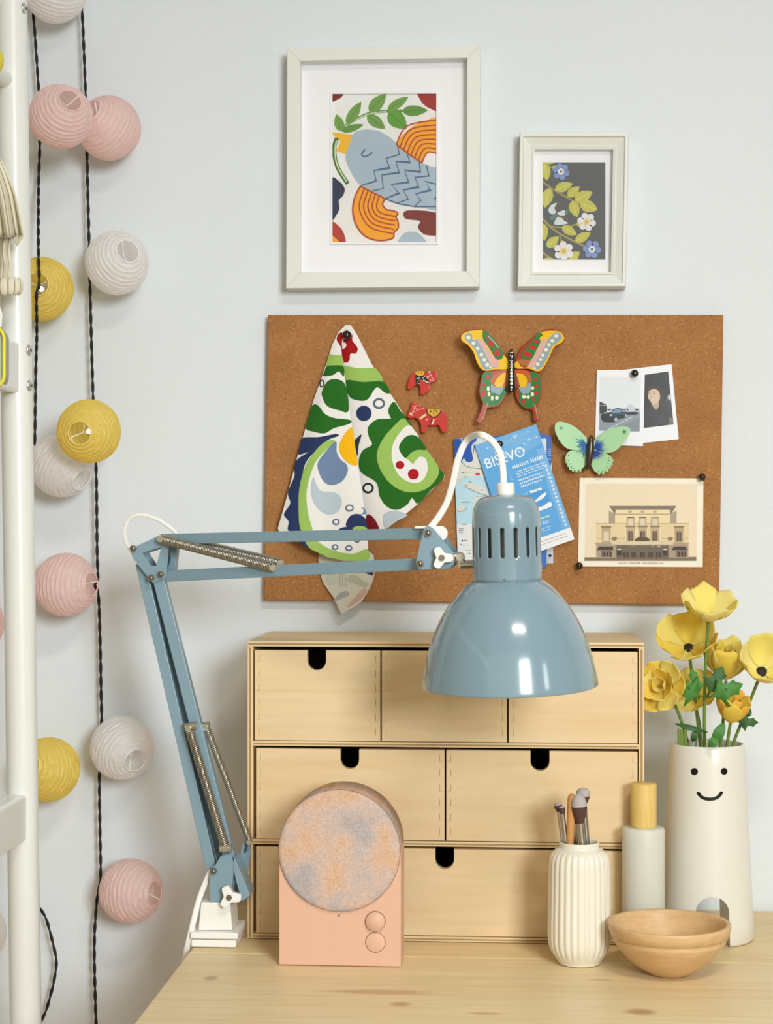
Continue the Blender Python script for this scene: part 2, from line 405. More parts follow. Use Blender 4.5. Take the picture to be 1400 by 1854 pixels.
# ---------------------------------------------------------------- drawer chest
YF, YB = -.192, -.012
KC = mpp(800, 1430, YF)
def cz(py): return ZD + .0006 + (1704 - py) * KC
def cx(px): return at(px, 1430, YF).x
chest = thing('drawer_chest', 'birch plywood mini chest with six drawers standing on the desk against the wall', 'chest of drawers', ((cx(448) + cx(1167)) / 2, -.1, ZD))
x0, x1 = cx(448), cx(1167); t = 10 * KC
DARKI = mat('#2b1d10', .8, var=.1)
for xa, xb in ((x0, x0 + t), (x1 - t, x1)):
    b = MB(); b.box(xa, xb, YF, YB, cz(1704), cz(1171), BIRCHV); o = b.build('side_panel', chest, bevel=.0006)
    b = MB(); xm = (xa + xb) / 2; b.box(xm - .0011, xm + .0011, YF - .0002, YF, cz(1702), cz(1173), PLYD); b.build('ply_layer', o)
for za, zb, nm in ((1171.2, 1161, 'top_panel'), (1352.5, 1343.5, 'shelf'), (1532, 1523, 'shelf'), (1704, 1695, 'bottom_panel')):
    xa, xb = (x0, x1) if nm == 'top_panel' else (x0 + t + .0002, x1 - t - .0002)
    b = MB(); b.box(xa, xb, YF, YB, cz(za), cz(zb), BIRCH); o = b.build(nm, chest, bevel=.0006)
    b = MB(); zm = (cz(za) + cz(zb)) / 2; b.box(xa + .001, xb - .001, YF - .0002, YF, zm - .0009, zm + .0007, PLYD); b.build('ply_layer', o)
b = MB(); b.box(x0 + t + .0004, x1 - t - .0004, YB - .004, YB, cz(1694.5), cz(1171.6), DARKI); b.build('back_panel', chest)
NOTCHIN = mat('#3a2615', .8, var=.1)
def drawer(pa, pb, pt, pb2, nx, fwd=0.0):
    xa, xb, zt, zb, yf = cx(pa), cx(pb), cz(pt), cz(pb2), YF + .0015 + fwd
    r = 17 * KC; xn = cx(nx); zr = cz(pt + 36) + r
    pts = [(xa, zt), (xa, zb), (xb, zb), (xb, zt), (xn + r, zt), (xn + r, zr)]
    pts += [(xn + r * math.cos(-PI * k / 14), zr + r * math.sin(-PI * k / 14)) for k in range(1, 14)]
    pts += [(xn - r, zr), (xn - r, zt)]
    b = MB(); b.prism([(x, yf, z) for x, z in pts], Vector((0, .011, 0)), BIRCH)
    o = b.build('drawer', chest, bevel=.0006)
    b = MB()
    b.box(xa + .001, xa + .008, yf + .0112, YB - .012, zb + .001, zt - .004, BIRCHV); b.box(xb - .008, xb - .001, yf + .0112, YB - .012, zb + .001, zt - .004, BIRCHV)
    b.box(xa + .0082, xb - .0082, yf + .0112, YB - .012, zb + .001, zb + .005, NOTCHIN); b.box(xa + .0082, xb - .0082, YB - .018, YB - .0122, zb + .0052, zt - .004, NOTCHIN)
    b.build('drawer_box', o)
    b = MB(); J = mat('#b3925f', .8, var=.2); ph = (zt - zb) / 6.2
    for xe, sgn in ((xa, 1), (xb, -1)):
        for k in range(6):
            zc = zt - ph * (k + .55) ; xx = xe + sgn * 8.5 * KC
            b.box(xx - .0003, xx + .0003, yf - .00015, yf, zc - ph * .25, zc + ph * .22, J)
            if k % 2 == 0: b.box(min(xe + sgn * .0012, xx), max(xe + sgn * .0012, xx), yf - .00012, yf, zc - ph * .25, zc - ph * .25 + .0003, J)
    tag(b.build('finger_joint', o), kind='stuff')
for a, c, n in ((460.5, 688.5, 573), (691, 918.5, 805), (921, 1155, 1038)): drawer(a, c, 1178, 1342.5, n)
for a, c, n in ((463, 805, 633), (808, 1155, 978)): drawer(a, c, 1357.5, 1521.8, n)
drawer(463, 1155, 1536.5, 1694, 805)

# ---------------------------------------------------------------- desk lamp
YP = -.205                                        # plane of clamp and lower arm
lamp = thing('desk_lamp', 'grey-blue metal architect lamp clamped to the edge of the desk', 'lamp', (at(388, 1720, YP).x, YP, ZD))
def ypl(px): return YP + (px - 275) / (920 - 275) * -.165    # the upper arm swings out from the wall
# clamp
b = MB(); yc0, yc1 = -.236, -.176
def bx(mb, xa, ya, xb, yb, y0, y1, m):
    p = at(xa, ya, y0); q = at(xb, yb, y0); mb.box(p.x, q.x, y0, y1, min(p.z, q.z), max(p.z, q.z), m)
zb_ = at(388, 1721, yc0).z
dz = ZD + .0005 - zb_
def cl(px, py): p = at(px, py, yc0); return p.x, p.z + dz
for (xa, ya, xb, yb, e) in ((346, 1706, 427, 1721, 0), (345, 1692, 431, 1705.5, -.002)):
    p, q = cl(xa, ya), cl(xb, yb); b.box(p[0], q[0], yc0 + e, yc1, q[1], p[1], WPL)
A = [Vector((*([cl(x, y)[0]]), yc0 + .006, cl(x, y)[1])) for x, y in ((362, 1641), (415, 1641), (419, 1692), (357, 1692))]
b.prism(A, Vector((0, .042, 0)), WPL)
b.build('clamp', lamp, bevel=.0012)
b = MB(); xs = XL - .0085; b.box(xs, XL - .0015, -.222, -.19, ZD - .075, ZD + .004, WPL); b.box(xs, XL + .03, -.222, -.19, ZD - .08, ZD - .073, WPL)
b.build('clamp_jaw', lamp, bevel=.001)
b = MB(); b.cyl((XL + .018, -.206, ZD - .095), (XL + .018, -.206, ZD - .03), .0045, STEEL); b.build('clamp_screw', lamp)
b = MB(); p = at(392, 1650, YP); b.cyl((p.x, YP, p.z - .008), (p.x, YP, p.z + .03), .006, STEEL); b.build('pivot_pin', lamp)
# foot bracket
b = MB(); yfr = YP - .024; ybk = YP + .0075
b.plate([(380, 1639), (379.5, 1578), (383, 1571), (390, 1566), (400, 1549), (418, 1545), (424, 1566), (421, 1600), (420, 1639)], yfr, yfr + .0022, BLUE)
b.plate([(424, 1552), (432, 1570), (453, 1621), (441, 1630), (437, 1630), (422, 1573)], yfr - .001, yfr + .03, BLUE)
b.plate([(436, 1545), (438, 1527), (446, 1521), (453, 1524), (454, 1545), (449, 1578), (441, 1597), (454, 1619), (448, 1629), (424, 1625), (425, 1575)], ybk, ybk + .0022, BLUE)
b.plate([(380, 1639), (420, 1639), (420, 1631), (380, 1631)], yfr + .0022, ybk + .002, BLUE)
b.build('foot_bracket', lamp, bevel=.0004)
b = MB(); b.plate([(445.5, 1543), (449, 1531), (447, 1529), (445, 1530), (441.5, 1542), (443, 1545)], ybk - .0006, ybk, mat('#3c4d57', .6)); b.build('bracket_slot', lamp)
b = MB(); b.plate([(386, 1634.5), (399, 1634.5), (399, 1638.5), (386, 1638.5)], yfr - .0004, yfr, mat('#141a1d', .6)); b.build('bracket_opening', lamp)
# lower arm: two square rods side by side
def lamp_rod(name, a, bq, ya, yb, wpx, th=.0105):
    p = at(*a, ya); q = at(*bq, yb); b = MB(); wd = wpx * mpp(*a, ya)
    b.bar(p, q, wd, th, (q - p).cross(Vector((0, 1, 0))), BLUE); return b.build(name, lamp, bevel=.0008)
o = lamp_rod('lower_arm_rod', (256, 1020), (384, 1572), YP - .006, YP - .008, 19)
o2 = lamp_rod('lower_arm_rod', (284, 1030), (428, 1598), YP - .010, YP - .010, 21, .012)
b = MB(); p = at(271, 1035, YP + .001); q = at(406, 1578, YP); b.bar(p, q, 14 * KC, .003, (q - p).cross(Vector((0, 1, 0))), mat('#5d7584', .45)); b.build('arm_channel', lamp)
# elbow plates with triangular opening
def ring_plate(mb, outer, inner, yf, yb, m):
    # plate with a hole, as a strip of quads between two outlines of equal count
    for i in range(len(outer)):
        j = (i + 1) % len(outer); mb.plate([outer[i], outer[j], inner[j], inner[i]], yf, yb, m)
for yy, dx in ((YP - .02, 0), (YP + .012, 12)):
    b = MB()
    out = [(238 + dx, 993), (291 + dx, 968), (306 + dx, 985), (301 + dx, 1046), (276 + dx, 1055), (240 + dx, 1010)]
    inn = [(258 + dx, 1001), (276 + dx, 995), (292 + dx, 991), (283 + dx, 1024), (273 + dx, 1024), (262 + dx, 1008)]
    ring_plate(b, out, inn, yy, yy + .002, BLUE); b.build('elbow_plate', lamp, weld=True)
b = MB(); b.plate([(306, 975), (322, 985), (317, 1032), (302, 1047), (298, 1044), (309, 1012)], YP - .004, YP + .010, BLUE); b.build('elbow_web', lamp, bevel=.0006)
lamp_rod('upper_arm_rod', (296, 976), (782, 966), ypl(296) - .004, ypl(782), 19, .0105)
lamp_rod('upper_arm_rod', (282, 1044), (764, 1021), ypl(282) - .004, ypl(764), 20, .0105)
# springs
def spring(a, bq, ya, yb, rpx, name='spring'):
    p = at(*a, ya); q = at(*bq, yb); d = q - p; Ln = d.length; R = d.to_track_quat('Z', 'Y').to_matrix(); r = rpx * mpp(*a, ya)
    turns = int(Ln / .00175); n = turns * 9; path = []
    for i in range(n + 1):
        u = i / n; ang = 2 * PI * turns * u; e = min(1, min(u, 1 - u) * 30 + .45); path.append(p + d * u + R @ Vector((math.cos(ang) * r * e, math.sin(ang) * r * e, 0)))
    b = MB(); b.tube(path, .00078, STEEL, 5); o = b.build(name, lamp)
    for c in (p, q): b = MB(); b.cyl(c + Vector((0, -.006, 0)), c + Vector((0, .006, 0)), r * .72, STEEL, 12); b.build('spring_pin', o)
spring((292, 976), (495, 1028), ypl(292) - .023, ypl(495) - .012, 8)
spring((306, 973), (508, 1020), ypl(306) + .010, ypl(508) + .010, 8)
spring((343, 1320), (408, 1534), YP - .024, YP - .026, 7.5)
spring((374, 1318), (452, 1524), YP - .002, YP + .004, 6.2)
for q1, q2, yy in (((335, 1316), (356, 1313), YP - .024), ((366, 1314), (379, 1313), YP - .002), ((398, 1536), (420, 1535), YP - .027)): b = MB(); b.cyl(at(*q1, yy), at(*q2, yy), .0042, STEEL, 14); b.build('spring_bolt', lamp)
def bolt(px, py, Y, rpx=7):
    p = at(px, py, Y); r = rpx * mpp(px, py, Y); b = MB()
    b.cyl(p + Vector((0, .002, 0)), p - Vector((0, .0018, 0)), r, STEELD, 6); b.ball(p - Vector((0, .0018, 0)), r * .62, STEELD, 12, 8, (1, .6, 1)); b.build('bolt', lamp)
for q in ((241, 993, YP - .022), (274, 1046, YP - .022), (291, 1040, YP - .022), (387, 1577, YP - .026)): bolt(*q, 6.5)
# head joint
YJ = ypl(790)
b = MB()
b.plate([(766, 962), (769, 955), (777, 952), (785, 957), (823, 1003), (822, 1022), (812, 1030), (760, 1032), (753, 1026), (753, 1018)], YJ - .014, YJ - .012, BLUE); b.build('head_bracket', lamp, bevel=.0004); b = MB()
b.plate([(783, 957), (793, 955), (802, 962), (829, 998), (829, 1020), (818, 1029), (780, 1029)], YJ + .012, YJ + .014, BLUE)
b.build('head_bracket', lamp, bevel=.0004)
b = MB(); p = at(797, 966, YJ); b.cyl(p + Vector((0, -.006, 0)), p + Vector((0, .010, 0)), .0075, WPL, 20); b.build('joint_cap', lamp)
b = MB(); b.plate([(752, 953), (803, 953), (803, 957), (752, 957)], YJ - .005, YJ + .005, WPL); b.build('cable_strip', lamp)
bolt(775, 965, YJ - .015, 7.5); bolt(761, 1021, YJ - .015, 7.5)
def star_knob(px, py, Y, rpx, ang):
    pts = []
    for k in range(36):
        a = 2 * PI * k / 36; c3 = math.cos(3 * (a - ang)); r = rpx * (.74 + (.28 * min(1, c3 * 1.5) if c3 > 0 else .24 * c3)); pts.append((px + r * math.cos(a), py + r * math.sin(a)))
    b = MB(); b.plate(pts, Y - .008, Y, WPL); o = b.build('wing_knob', lamp, bevel=.001)
    p = at(px, py, Y - .008); b = MB(); b.cyl(p, p - Vector((0, .0015, 0)), .0032, STEELD, 6); b.build('nut', o)
star_knob(800, 1010, YJ - .016, 21, .02); star_knob(415, 1625, yfr - .004, 21, .1)
b = MB(); p = at(820, 1008, YJ); q = at(833, 1010, YJ); b.cyl(p, q, .005, STEEL, 14); b.ball(at(833, 1009, YJ), .0052, STEEL); b.cyl(at(833, 1009, YJ - .008), at(833, 1009, YJ + .008), .004, STEEL, 8)
b.cyl(at(834, 1023, YJ), at(866, 1021, YJ), .0045, STEEL, 14); b.bar(at(832, 1008, YJ), at(836, 1026, YJ), .006, .008, (1, 0, 0), STEEL); b.build('swivel', lamp)
# shade and head housing: axis leans slightly to the viewer
YH = -.375
HC = at(919, 1050, YH); KH = mpp(919, 1050, YH)
axis = Vector((-.022, -.055, 1)).normalized(); RH = axis.to_track_quat('Z', 'Y').to_matrix()
RH = Matrix((Vector((1, 0, 0)) - axis * axis.x, axis.cross(Vector((1, 0, 0)) - axis * axis.x), axis)).transposed()
def hl(prof, name, m, parent=lamp, seg=96, solid=0):
    b = MB(); b.lathe([(r * KH, z * KH) for r, z in prof], HC, m, seg, RH); return b.build(name, parent, solid=solid)
dome = [(62, 0), (75, -9), (92, -25), (108, -45), (122, -67), (135, -93), (145, -120), (152, -147), (157, -168), (160, -184), (160.5, -190), (159, -191.5), (157, -186), (151, -147), (134, -95), (107, -48), (74, -12), (61, -2)]
sm = catmull([(r, z, 0) for r, z in dome], False, 3)
shade = hl([(p.x, p.y) for p in sm], 'shade', BLUEG)
# housing with open vents
seg = 16 * 10; b = MB(); V = []; fs = []
prof = [(62.5, 1), (62, 6), (61.5, 40)]
slot0, slot1 = 43, 98
zs = [slot0, slot0 + 1.6, slot0 + 4] + [slot0 + 8 + i * 10 for i in range(4)] + [slot1 - 6, slot1 - 3.5, slot1 - 1.5, slot1]
prof += [(61.5 - .010 * (z - 40), z) for z in zs]
prof += [(60.5, 104), (60, 118), (58, 130), (53, 141), (45, 148.5), (34, 152), (20, 153), (8, 153)]
for r, z in prof:
    for k in range(seg):
        a = 2 * PI * k / seg + .06; V.append(HC + RH @ Vector((r * KH * math.cos(a), r * KH * math.sin(a), z * KH)))
for i in range(len(prof) - 1):
    zi = (prof[i][1] + prof[i + 1][1]) / 2
    for k in range(seg):
        c = k % 10
        if slot0 < zi < slot1:
            e = min(zi - slot0, slot1 - zi); half = 0 if e < 1.6 else (1 if e < 5 else 2)
            if abs(c - 5) <= half and abs(c - 5) < 2 or (half == 2 and abs(c - 5) == 2 and False): continue
        j = (k + 1) % seg; fs.append((i * seg + k, i * seg + j, (i + 1) * seg + j, (i + 1) * seg + k))
b.add(V, fs, BLUEG, True); b.build('lamp_housing', lamp, solid=.0009)
hl([(62.4, -1), (63.2, 0), (63.2, 2), (62.6, 3)], 'rim_seam', BLUE)
b = MB(); b.ball(HC + RH @ Vector((-4 * KH, -62.5 * KH, 6 * KH)), .0012, STEEL, 10, 6); b.build('housing_screw', lamp)
hl([(0, 20), (20, 20), (24, 40), (24, 80), (16, 95), (0, 96)], 'bulb_socket', mat('#bfc2b8', .5))
hl([(0, -100), (14, -96), (26, -80), (31, -55), (27, -25), (20, 10), (20, 20)], 'bulb', mat('#f4f2ea', .3, trans=.0))
hl([(0, 153), (15, 153), (15.5, 156), (15.5, 174), (14, 176), (0, 176)], 'cable_collar', WPL, seg=32)
def twin(path, Y, name, rpx=3.2):
    P = [Vector((p[0], p[1], p[2] if len(p) > 2 else Y)) for p in path]
    C = catmull(P, False, 8); b = MB(); n = len(C); V = []; sd = 14
    for i in range(n):
        t = C[min(i + 1, n - 1)] - C[max(i - 1, 0)]; nn = Vector((-t.y, t.x)); nn.normalize(); c = at(C[i].x, C[i].y, C[i].z); e = at(C[i].x + nn.x, C[i].y + nn.y, C[i].z); sdv = (e - c).normalized(); r = rpx * mpp(C[i].x, C[i].y, C[i].z)
        for k in range(sd):
            a_ = 2 * PI * k / sd; w_ = 1.85 * math.cos(a_); th = math.sin(a_) * (.72 + .28 * min(1, abs(math.cos(a_)) * 1.6)); V.append(c + sdv * (w_ * r) + Vector((0, 1, 0)) * (th * r))
    b.add(V, [(i * sd + k, i * sd + (k + 1) % sd, (i + 1) * sd + (k + 1) % sd, (i + 1) * sd + k) for i in range(n - 1) for k in range(sd)], WPL, True)
    b.build(name, lamp)
def twin_round(path, Y, name, rpx=3.2):
    P = [Vector((p[0], p[1], p[2] if len(p) > 2 else Y)) for p in path]
    C = catmull(P, False, 8); b = MB(); n = len(C)
    for sg in (-1, 1):
        pts = []
        for i in range(n):
            t = C[min(i + 1, n - 1)] - C[max(i - 1, 0)]; nn = Vector((-t.y, t.x)); nn.normalize(); q = C[i].to_2d() + nn * (sg * rpx * .85); pts.append(at(q.x, q.y, C[i].z))
        b.tube(pts, rpx * mpp(C[0].x, C[0].y, C[0].z), WPL, 10)
    b.build(name, lamp)
ZY = YH + .004
twin([(912, 884, ZY), (911, 850, ZY), (905, 820, ZY), (890, 797, ZY + .002), (868, 787, ZY + .004), (846, 797, YJ - .006), (830, 830, YJ - .004), (821, 870, YJ - .002), (810, 908, YJ), (795, 935, YJ), (777, 958, YJ)], 0, 'head_cable', 3.3)
twin([(242, 1004, YP + .004), (228, 980, YP), (226, 957, YP - .002), (236, 938, YP - .003), (256, 932, YP - .004), (282, 939, YP - .004), (305, 953, YP - .002), (320, 966, YP)], 0, 'elbow_cable', 1.9)
twin([(382, 1576, YP - .014), (362, 1624, YP - .016), (347, 1682, YP - .026), (336, 1730, YP - .022), (329, 1790, YP), (326, 1860, YP + .04)], 0, 'mains_cable', 2.9)

# ---------------------------------------------------------------- speaker
pb = ondesk(616, 1750); YSP = pb.y
KS = mpp(616, 1600, YSP)
spk = thing('speaker', 'pink speaker with round woven fabric grille standing before the drawers', 'speaker', (at(616, 1700, YSP).x, YSP + .03, ZD))
PINK = mat('#dcb198', .5, var=.015, spec=.4)
PINKD = mat('#8a5a40', .7)
def sx(px): return at(px, 1640, YSP).x
def sz(py): return ZD + .0006 + (1750 - py) * KS
xc_, zc_, rd = sx(614.5), sz(1541), 110.5 * KS
b = MB()
pts = [(sx(505), sz(1750)), (sx(726), sz(1750)), (sx(726), zc_)]
pts += [(xc_ + 108 * KS * math.cos(PI * k / 40), zc_ + 108 * KS * math.sin(PI * k / 40)) for k in range(1, 40)]
pts += [(sx(505), zc_)]
b.prism([(x, YSP, z) for x, z in pts], Vector((0, .055, 0)), PINK); b.build('body', spk, bevel=.0012, seg=3)
b = MB(); G = weave_mat(); R = Matrix(((1, 0, 0), (0, 0, -1), (0, 1, 0)))
b.lathe([(0, .0042), (rd * .6, .0042), (rd * .93, .0040), (rd * .985, .0032), (rd, .0014), (rd, -.0575), (rd * .9, -.058)], (xc_, YSP, zc_), G, 96, R); b.build('grille', spk)
b = MB(); b.lathe([(rd * 1.002, .0006), (rd * 1.006, .0002), (rd * 1.006, -.0002)], (xc_, YSP - .0002, zc_), PINKD, 96, R); b.build('grille_seam', spk)
for py, h in ((1668, .0042), (1706, .0012)):
    c = (sx(680), YSP, sz(py)); r = 17.5 * KS; b = MB()
    b.lathe([(r * 1.06, .0001), (r * 1.06, .0003), (r * .99, .0003)], c, PINKD, 40, R)
    b.lathe([(r, 0), (r, h * .8), (r * .96, h), (0, h)], c, PINK, 40, R); b.build('knob' if h > .002 else 'button', spk)
c = (sx(614), YSP, sz(1659)); b = MB(); b.lathe([(0, .0002), (.0009, .0002), (.001, 0)], c, mat('#3a2418', .7), 14, R); b.build('indicator_hole', spk)

# ---------------------------------------------------------------- fluted vase with brushes
pv = ondesk(1049, 1744); KV = mpp(1049, 1640, pv.y)
GLAZE = mat('#e9e4d4', .2, var=.012, spec=.5, coat=.5)
prof = [(0, 0), (33, 0), (38, 1), (40, 5), (46, 14), (53, 28), (56, 45), (56, 80), (55, 120), (54.5, 160), (53.5, 185), (50, 197), (43, 205), (38, 208), (36.5, 211), (36.5, 217), (35.5, 219), (33.5, 218), (33, 206), (40, 196), (46, 180), (47, 60), (40, 20), (0, 14)]
fl = [(p.x, p.y) for p in catmull([(r, z, 0) for r, z in prof], False, 3)]
def flute(a, z):
    z = z / KV
    k = max(0, min(1, (z - 8) / 14)) * max(0, min(1, (206 - z) / 10)); return 1 + .045 * (abs(math.cos(14 * a)) - .6) * k
b = MB(); b.lathe([(max(r, 0) * KV, z * KV) for r, z in fl], (pv.x, pv.y, ZD + .0006), GLAZE, 196, mod=flute)
tag(b.build('ribbed_vase', base=(pv.x, pv.y, ZD)), 'small ivory fluted ceramic vase holding makeup brushes', 'vase')
HAIR = mat('#54382f', .8, var=.25, scale=500); TIP = mat('#b3aba9', .8, var=.2, scale=500); BAM = mat('#c78f52', .45, var=.1, scale=90); SIL = mat('#c9c5bb', .25, metal=1, var=.05)
def brush(name, label, tip, foot, head_len, head_w, wand, dy, light=.45, ang=0):
    a = at(*tip, pv.y + dy); z0 = ZD + .05; fb = at(*foot, pv.y + dy); d = (a - fb).normalized(); bot = fb - d * ((fb.z - z0) / d.z)
    root = thing(name, label, 'brush', bot, 'makeup brushes in the fluted vase')
    if head_len == 0:
        b = MB(); L_ = (a - bot).length
        prof = [(0, 0), (wand * .6, 0), (wand * .8, L_ * .5), (wand, L_ * .85), (wand, L_ - .006), (wand * .85, L_ - .002), (wand * .4, L_), (0, L_)]
        b.lathe(prof, bot, BAM, 16, d.to_track_quat('Z', 'Y').to_matrix()); b.build('handle', root); return
    R = d.to_track_quat('Z', 'Y').to_matrix(); hl_ = head_len; L_ = (a - bot).length - hl_
    b = MB(); b.lathe([(0, 0), (wand * .8, 0), (wand, L_ * .45)], bot, BAM, 14, R); b.build('handle', root)
    b = MB(); b.lathe([(wand * 1.02, L_ * .45), (wand * .95, L_ * .8), (wand * .9, L_)], bot, SIL, 14, R); b.build('ferrule', root)
    b = MB(); n = 9; pr = []
    for i in range(n + 1):
        u = i / n; pr.append((wand * .9 + (head_w - wand * .9) * math.sin(min(1, u * 1.7) * PI / 2) if u < .6 else head_w * math.sqrt(max(0, 1 - ((u - .6) / .4) ** 2)), L_ + hl_ * u))
    k = max(2, int(n * (1 - light)))
    b.lathe(pr[:k + 1], bot, HAIR, 16, R); b.lathe(pr[k:], bot, TIP, 16, R); b.build('bristles', root)
brush('makeup_brush', 'small flat-tipped brush with dark bristles leaning left against another small one', (1010, 1452), (1021, 1530), .0095, .0042, .0026, .004, .3)
brush('makeup_brush', 'small angled brush with dark bristles tucked beside the flat-tipped one', (1017, 1459), (1026, 1532), .008, .0034, .0026, -.004, .15)
brush('makeup_brush', 'upturned bamboo brush handle standing among the makeup brushes', (1036, 1437), (1032, 1532), 0, 0, .0044, -.006)
brush('makeup_brush', 'brush with tapered oval brown bristles and pale tip beside the bamboo handle', (1047, 1436), (1055, 1532), .030, .0078, .0036, -.010, .4)
brush('makeup_brush', 'tall brush with fluffy pale-tipped head behind the tapered oval one', (1055, 1425), (1063, 1530), .017, .0072, .0034, .008, .45)
brush('makeup_brush', 'brush with only its silver ferrule showing behind the bamboo handle', (1041, 1470), (1043, 1532), .012, .004, .003, .012, .3)

# ---------------------------------------------------------------- frosted bottle
YBt = -.212; zb0 = ZD + .0006; KB = mpp(1165, 1600, YBt); xb = at(1165.5, 1560, YBt).x; zt_ = at(1165, 1498, YBt).z - zb0
bottle = thing('glass_bottle', 'frosted glass bottle with yellow wooden cap between the two white vases', 'bottle', (xb, YBt, ZD))
FROST = mat('#f8f8f0', .35, var=.01, transl=.5, key='frosted_glass')
r = 38.3 * KB
b = MB(); b.lathe([(0, 0), (r * .95, 0), (r, .002), (r, zt_ - .003), (r * .97, zt_ - .0007), (r * .93, zt_), (r * .6, zt_), (r * .58, zt_ + .004), (r * .5, zt_ + .004), (r * .5, zt_ - .006), (r * .9, zt_ - .008), (r * .9, .006), (0, .005)], (xb, YBt, zb0), FROST, 64); b.build('body', bottle)
CAPW = wood('cap', '#dcb868', '#e3c174', '#cfa755', 2, 1.2, .5)
rc = 23.5 * KB; hc = 80 * KB
b = MB(); b.lathe([(rc * .6, zt_ + .0006), (rc * .98, zt_ + .0006), (rc, zt_ + .0016), (rc, zt_ + hc - .001), (rc * .96, zt_ + hc), (0, zt_ + hc)], (xb, YBt, zb0), CAPW, 48); b.build('cap', bottle)

# ---------------------------------------------------------------- wooden bowl
pw = ondesk(1212, 1763); KW = mpp(1212, 1690, pw.y)
BOWL = wood('bowl', '#d2ac7a', '#dbb888', '#c29a68', 0, 1.1, .42, stretch=7)
prof = [(0, 0), (36, 0), (40, 3), (56, 12), (76, 28), (92, 46), (100, 58), (103.5, 65), (102.2, 67), (102.8, 69), (106, 70), (109.5, 80), (111, 88), (110.5, 92), (109, 93), (103, 92.5), (101.5, 91), (100, 86), (94, 68), (84, 46), (66, 26), (40, 12), (0, 8)]
b = MB(); b.lathe([(r_ * KW, z * KW) for r_, z in prof], (pw.x, pw.y, ZD + .0006), BOWL, 96)
tag(b.build('wooden_bowl', base=(pw.x, pw.y, ZD)), 'small turned wooden bowl standing empty on the desk before the frosted bottle', 'bowl')

# ---------------------------------------------------------------- smiling vase
YVS = -.150; KSV = mpp(1280, 1520, YVS)
xv = at(1281, 1600, YVS).x; ztop = at(1275, 1346, YVS).z - ZD
PORC = mat('#e2dfd4', .3, var=.01, spec=.45, coat=.15)
RT, RB = 67 * KSV, 84 * KSV
def rv(z):
    u = max(0, min(1, z / ztop)); return RB + (RT - RB) * u
vs = thing('smiling_vase', 'tall white ceramic vase with smiling face and two legs holding yellow flowers', 'vase', (xv, YVS, ZD))
prof = [(0, 0), (RB * .95, 0), (RB * .995, .003)] + [(rv(ztop * k / 10), ztop * k / 10) for k in range(1, 10)] + [(rv(ztop) * 1.0, ztop - .003), (rv(ztop) * .97, ztop), (rv(ztop) * .93, ztop - .0005), (rv(ztop) * .9, ztop - .006), (RT * .88, ztop - .05), (RT * .9, ztop - .12), (0, ztop - .122)]
b = MB(); b.lathe(prof, (xv, YVS, ZD + .0006), PORC, 96)
body = b.build('body', vs, weld=True)
ct = MB(); aw = 29.5 * KSV; ah = 90 * KSV; cxv = xv + .0005
pts = [(cxv - aw * 1.06, -.01), (cxv + aw * 1.06, -.01), (cxv + aw, ah - aw)] + [(cxv + aw * math.cos(PI * k / 12), ah - aw + aw * math.sin(PI * k / 12)) for k in range(1, 12)] + [(cxv - aw, ah - aw)]
ct.prism([(x, YVS - .1, ZD + z) for x, z in pts], Vector((0, .2, 0)), PORC)
cut = ct.build('cutter'); md = body.modifiers.new('arch', 'BOOLEAN'); md.object = cut; md.operation = 'DIFFERENCE'; md.solver = 'EXACT'
body.parent = None; body.location = ORG[vs.name]
me = bpy.data.meshes.new_from_object(body.evaluated_get(bpy.context.evaluated_depsgraph_get()))
body.modifiers.clear(); body.data = me; body.location = (0, 0, 0); body.parent = vs; bpy.data.objects.remove(cut)
for p in body.data.polygons: p.use_smooth = len(p.vertices) <= 4
md = body.modifiers.new('soft_edges', 'BEVEL'); md.width = .0025; md.segments = 3; md.limit_method = 'ANGLE'; md.angle_limit = .7
def vsurf(px, py):
    Y = YVS - .04
    for _ in range(6):
        p = at(px, py, Y); dx = p.x - xv; r_ = rv(p.z - ZD); Y = YVS - math.sqrt(max(1e-8, r_ * r_ - dx * dx))
    return at(px, py, Y)
a = Art(vsurf, sub=4, start=2e-4, rough=.25); a.dot(1257.5, 1397, 6.6, '#141414'); a.build('eye', vs)
a = Art(vsurf, sub=4, start=2e-4, rough=.25); a.dot(1311.5, 1396.5, 6.2, '#141414'); a.build('eye', vs)
a = Art(vsurf, sub=4, start=2e-4, rough=.25); a.stroke([(1264.5, 1436), (1271, 1443), (1280, 1446.5), (1291, 1446.5), (1300, 1443), (1306.5, 1435.5)], 6, '#141414'); a.dot(1264.5, 1436, 3, '#141414', new=False); a.dot(1306.5, 1435.5, 3, '#141414', new=False); a.build('smile', vs)

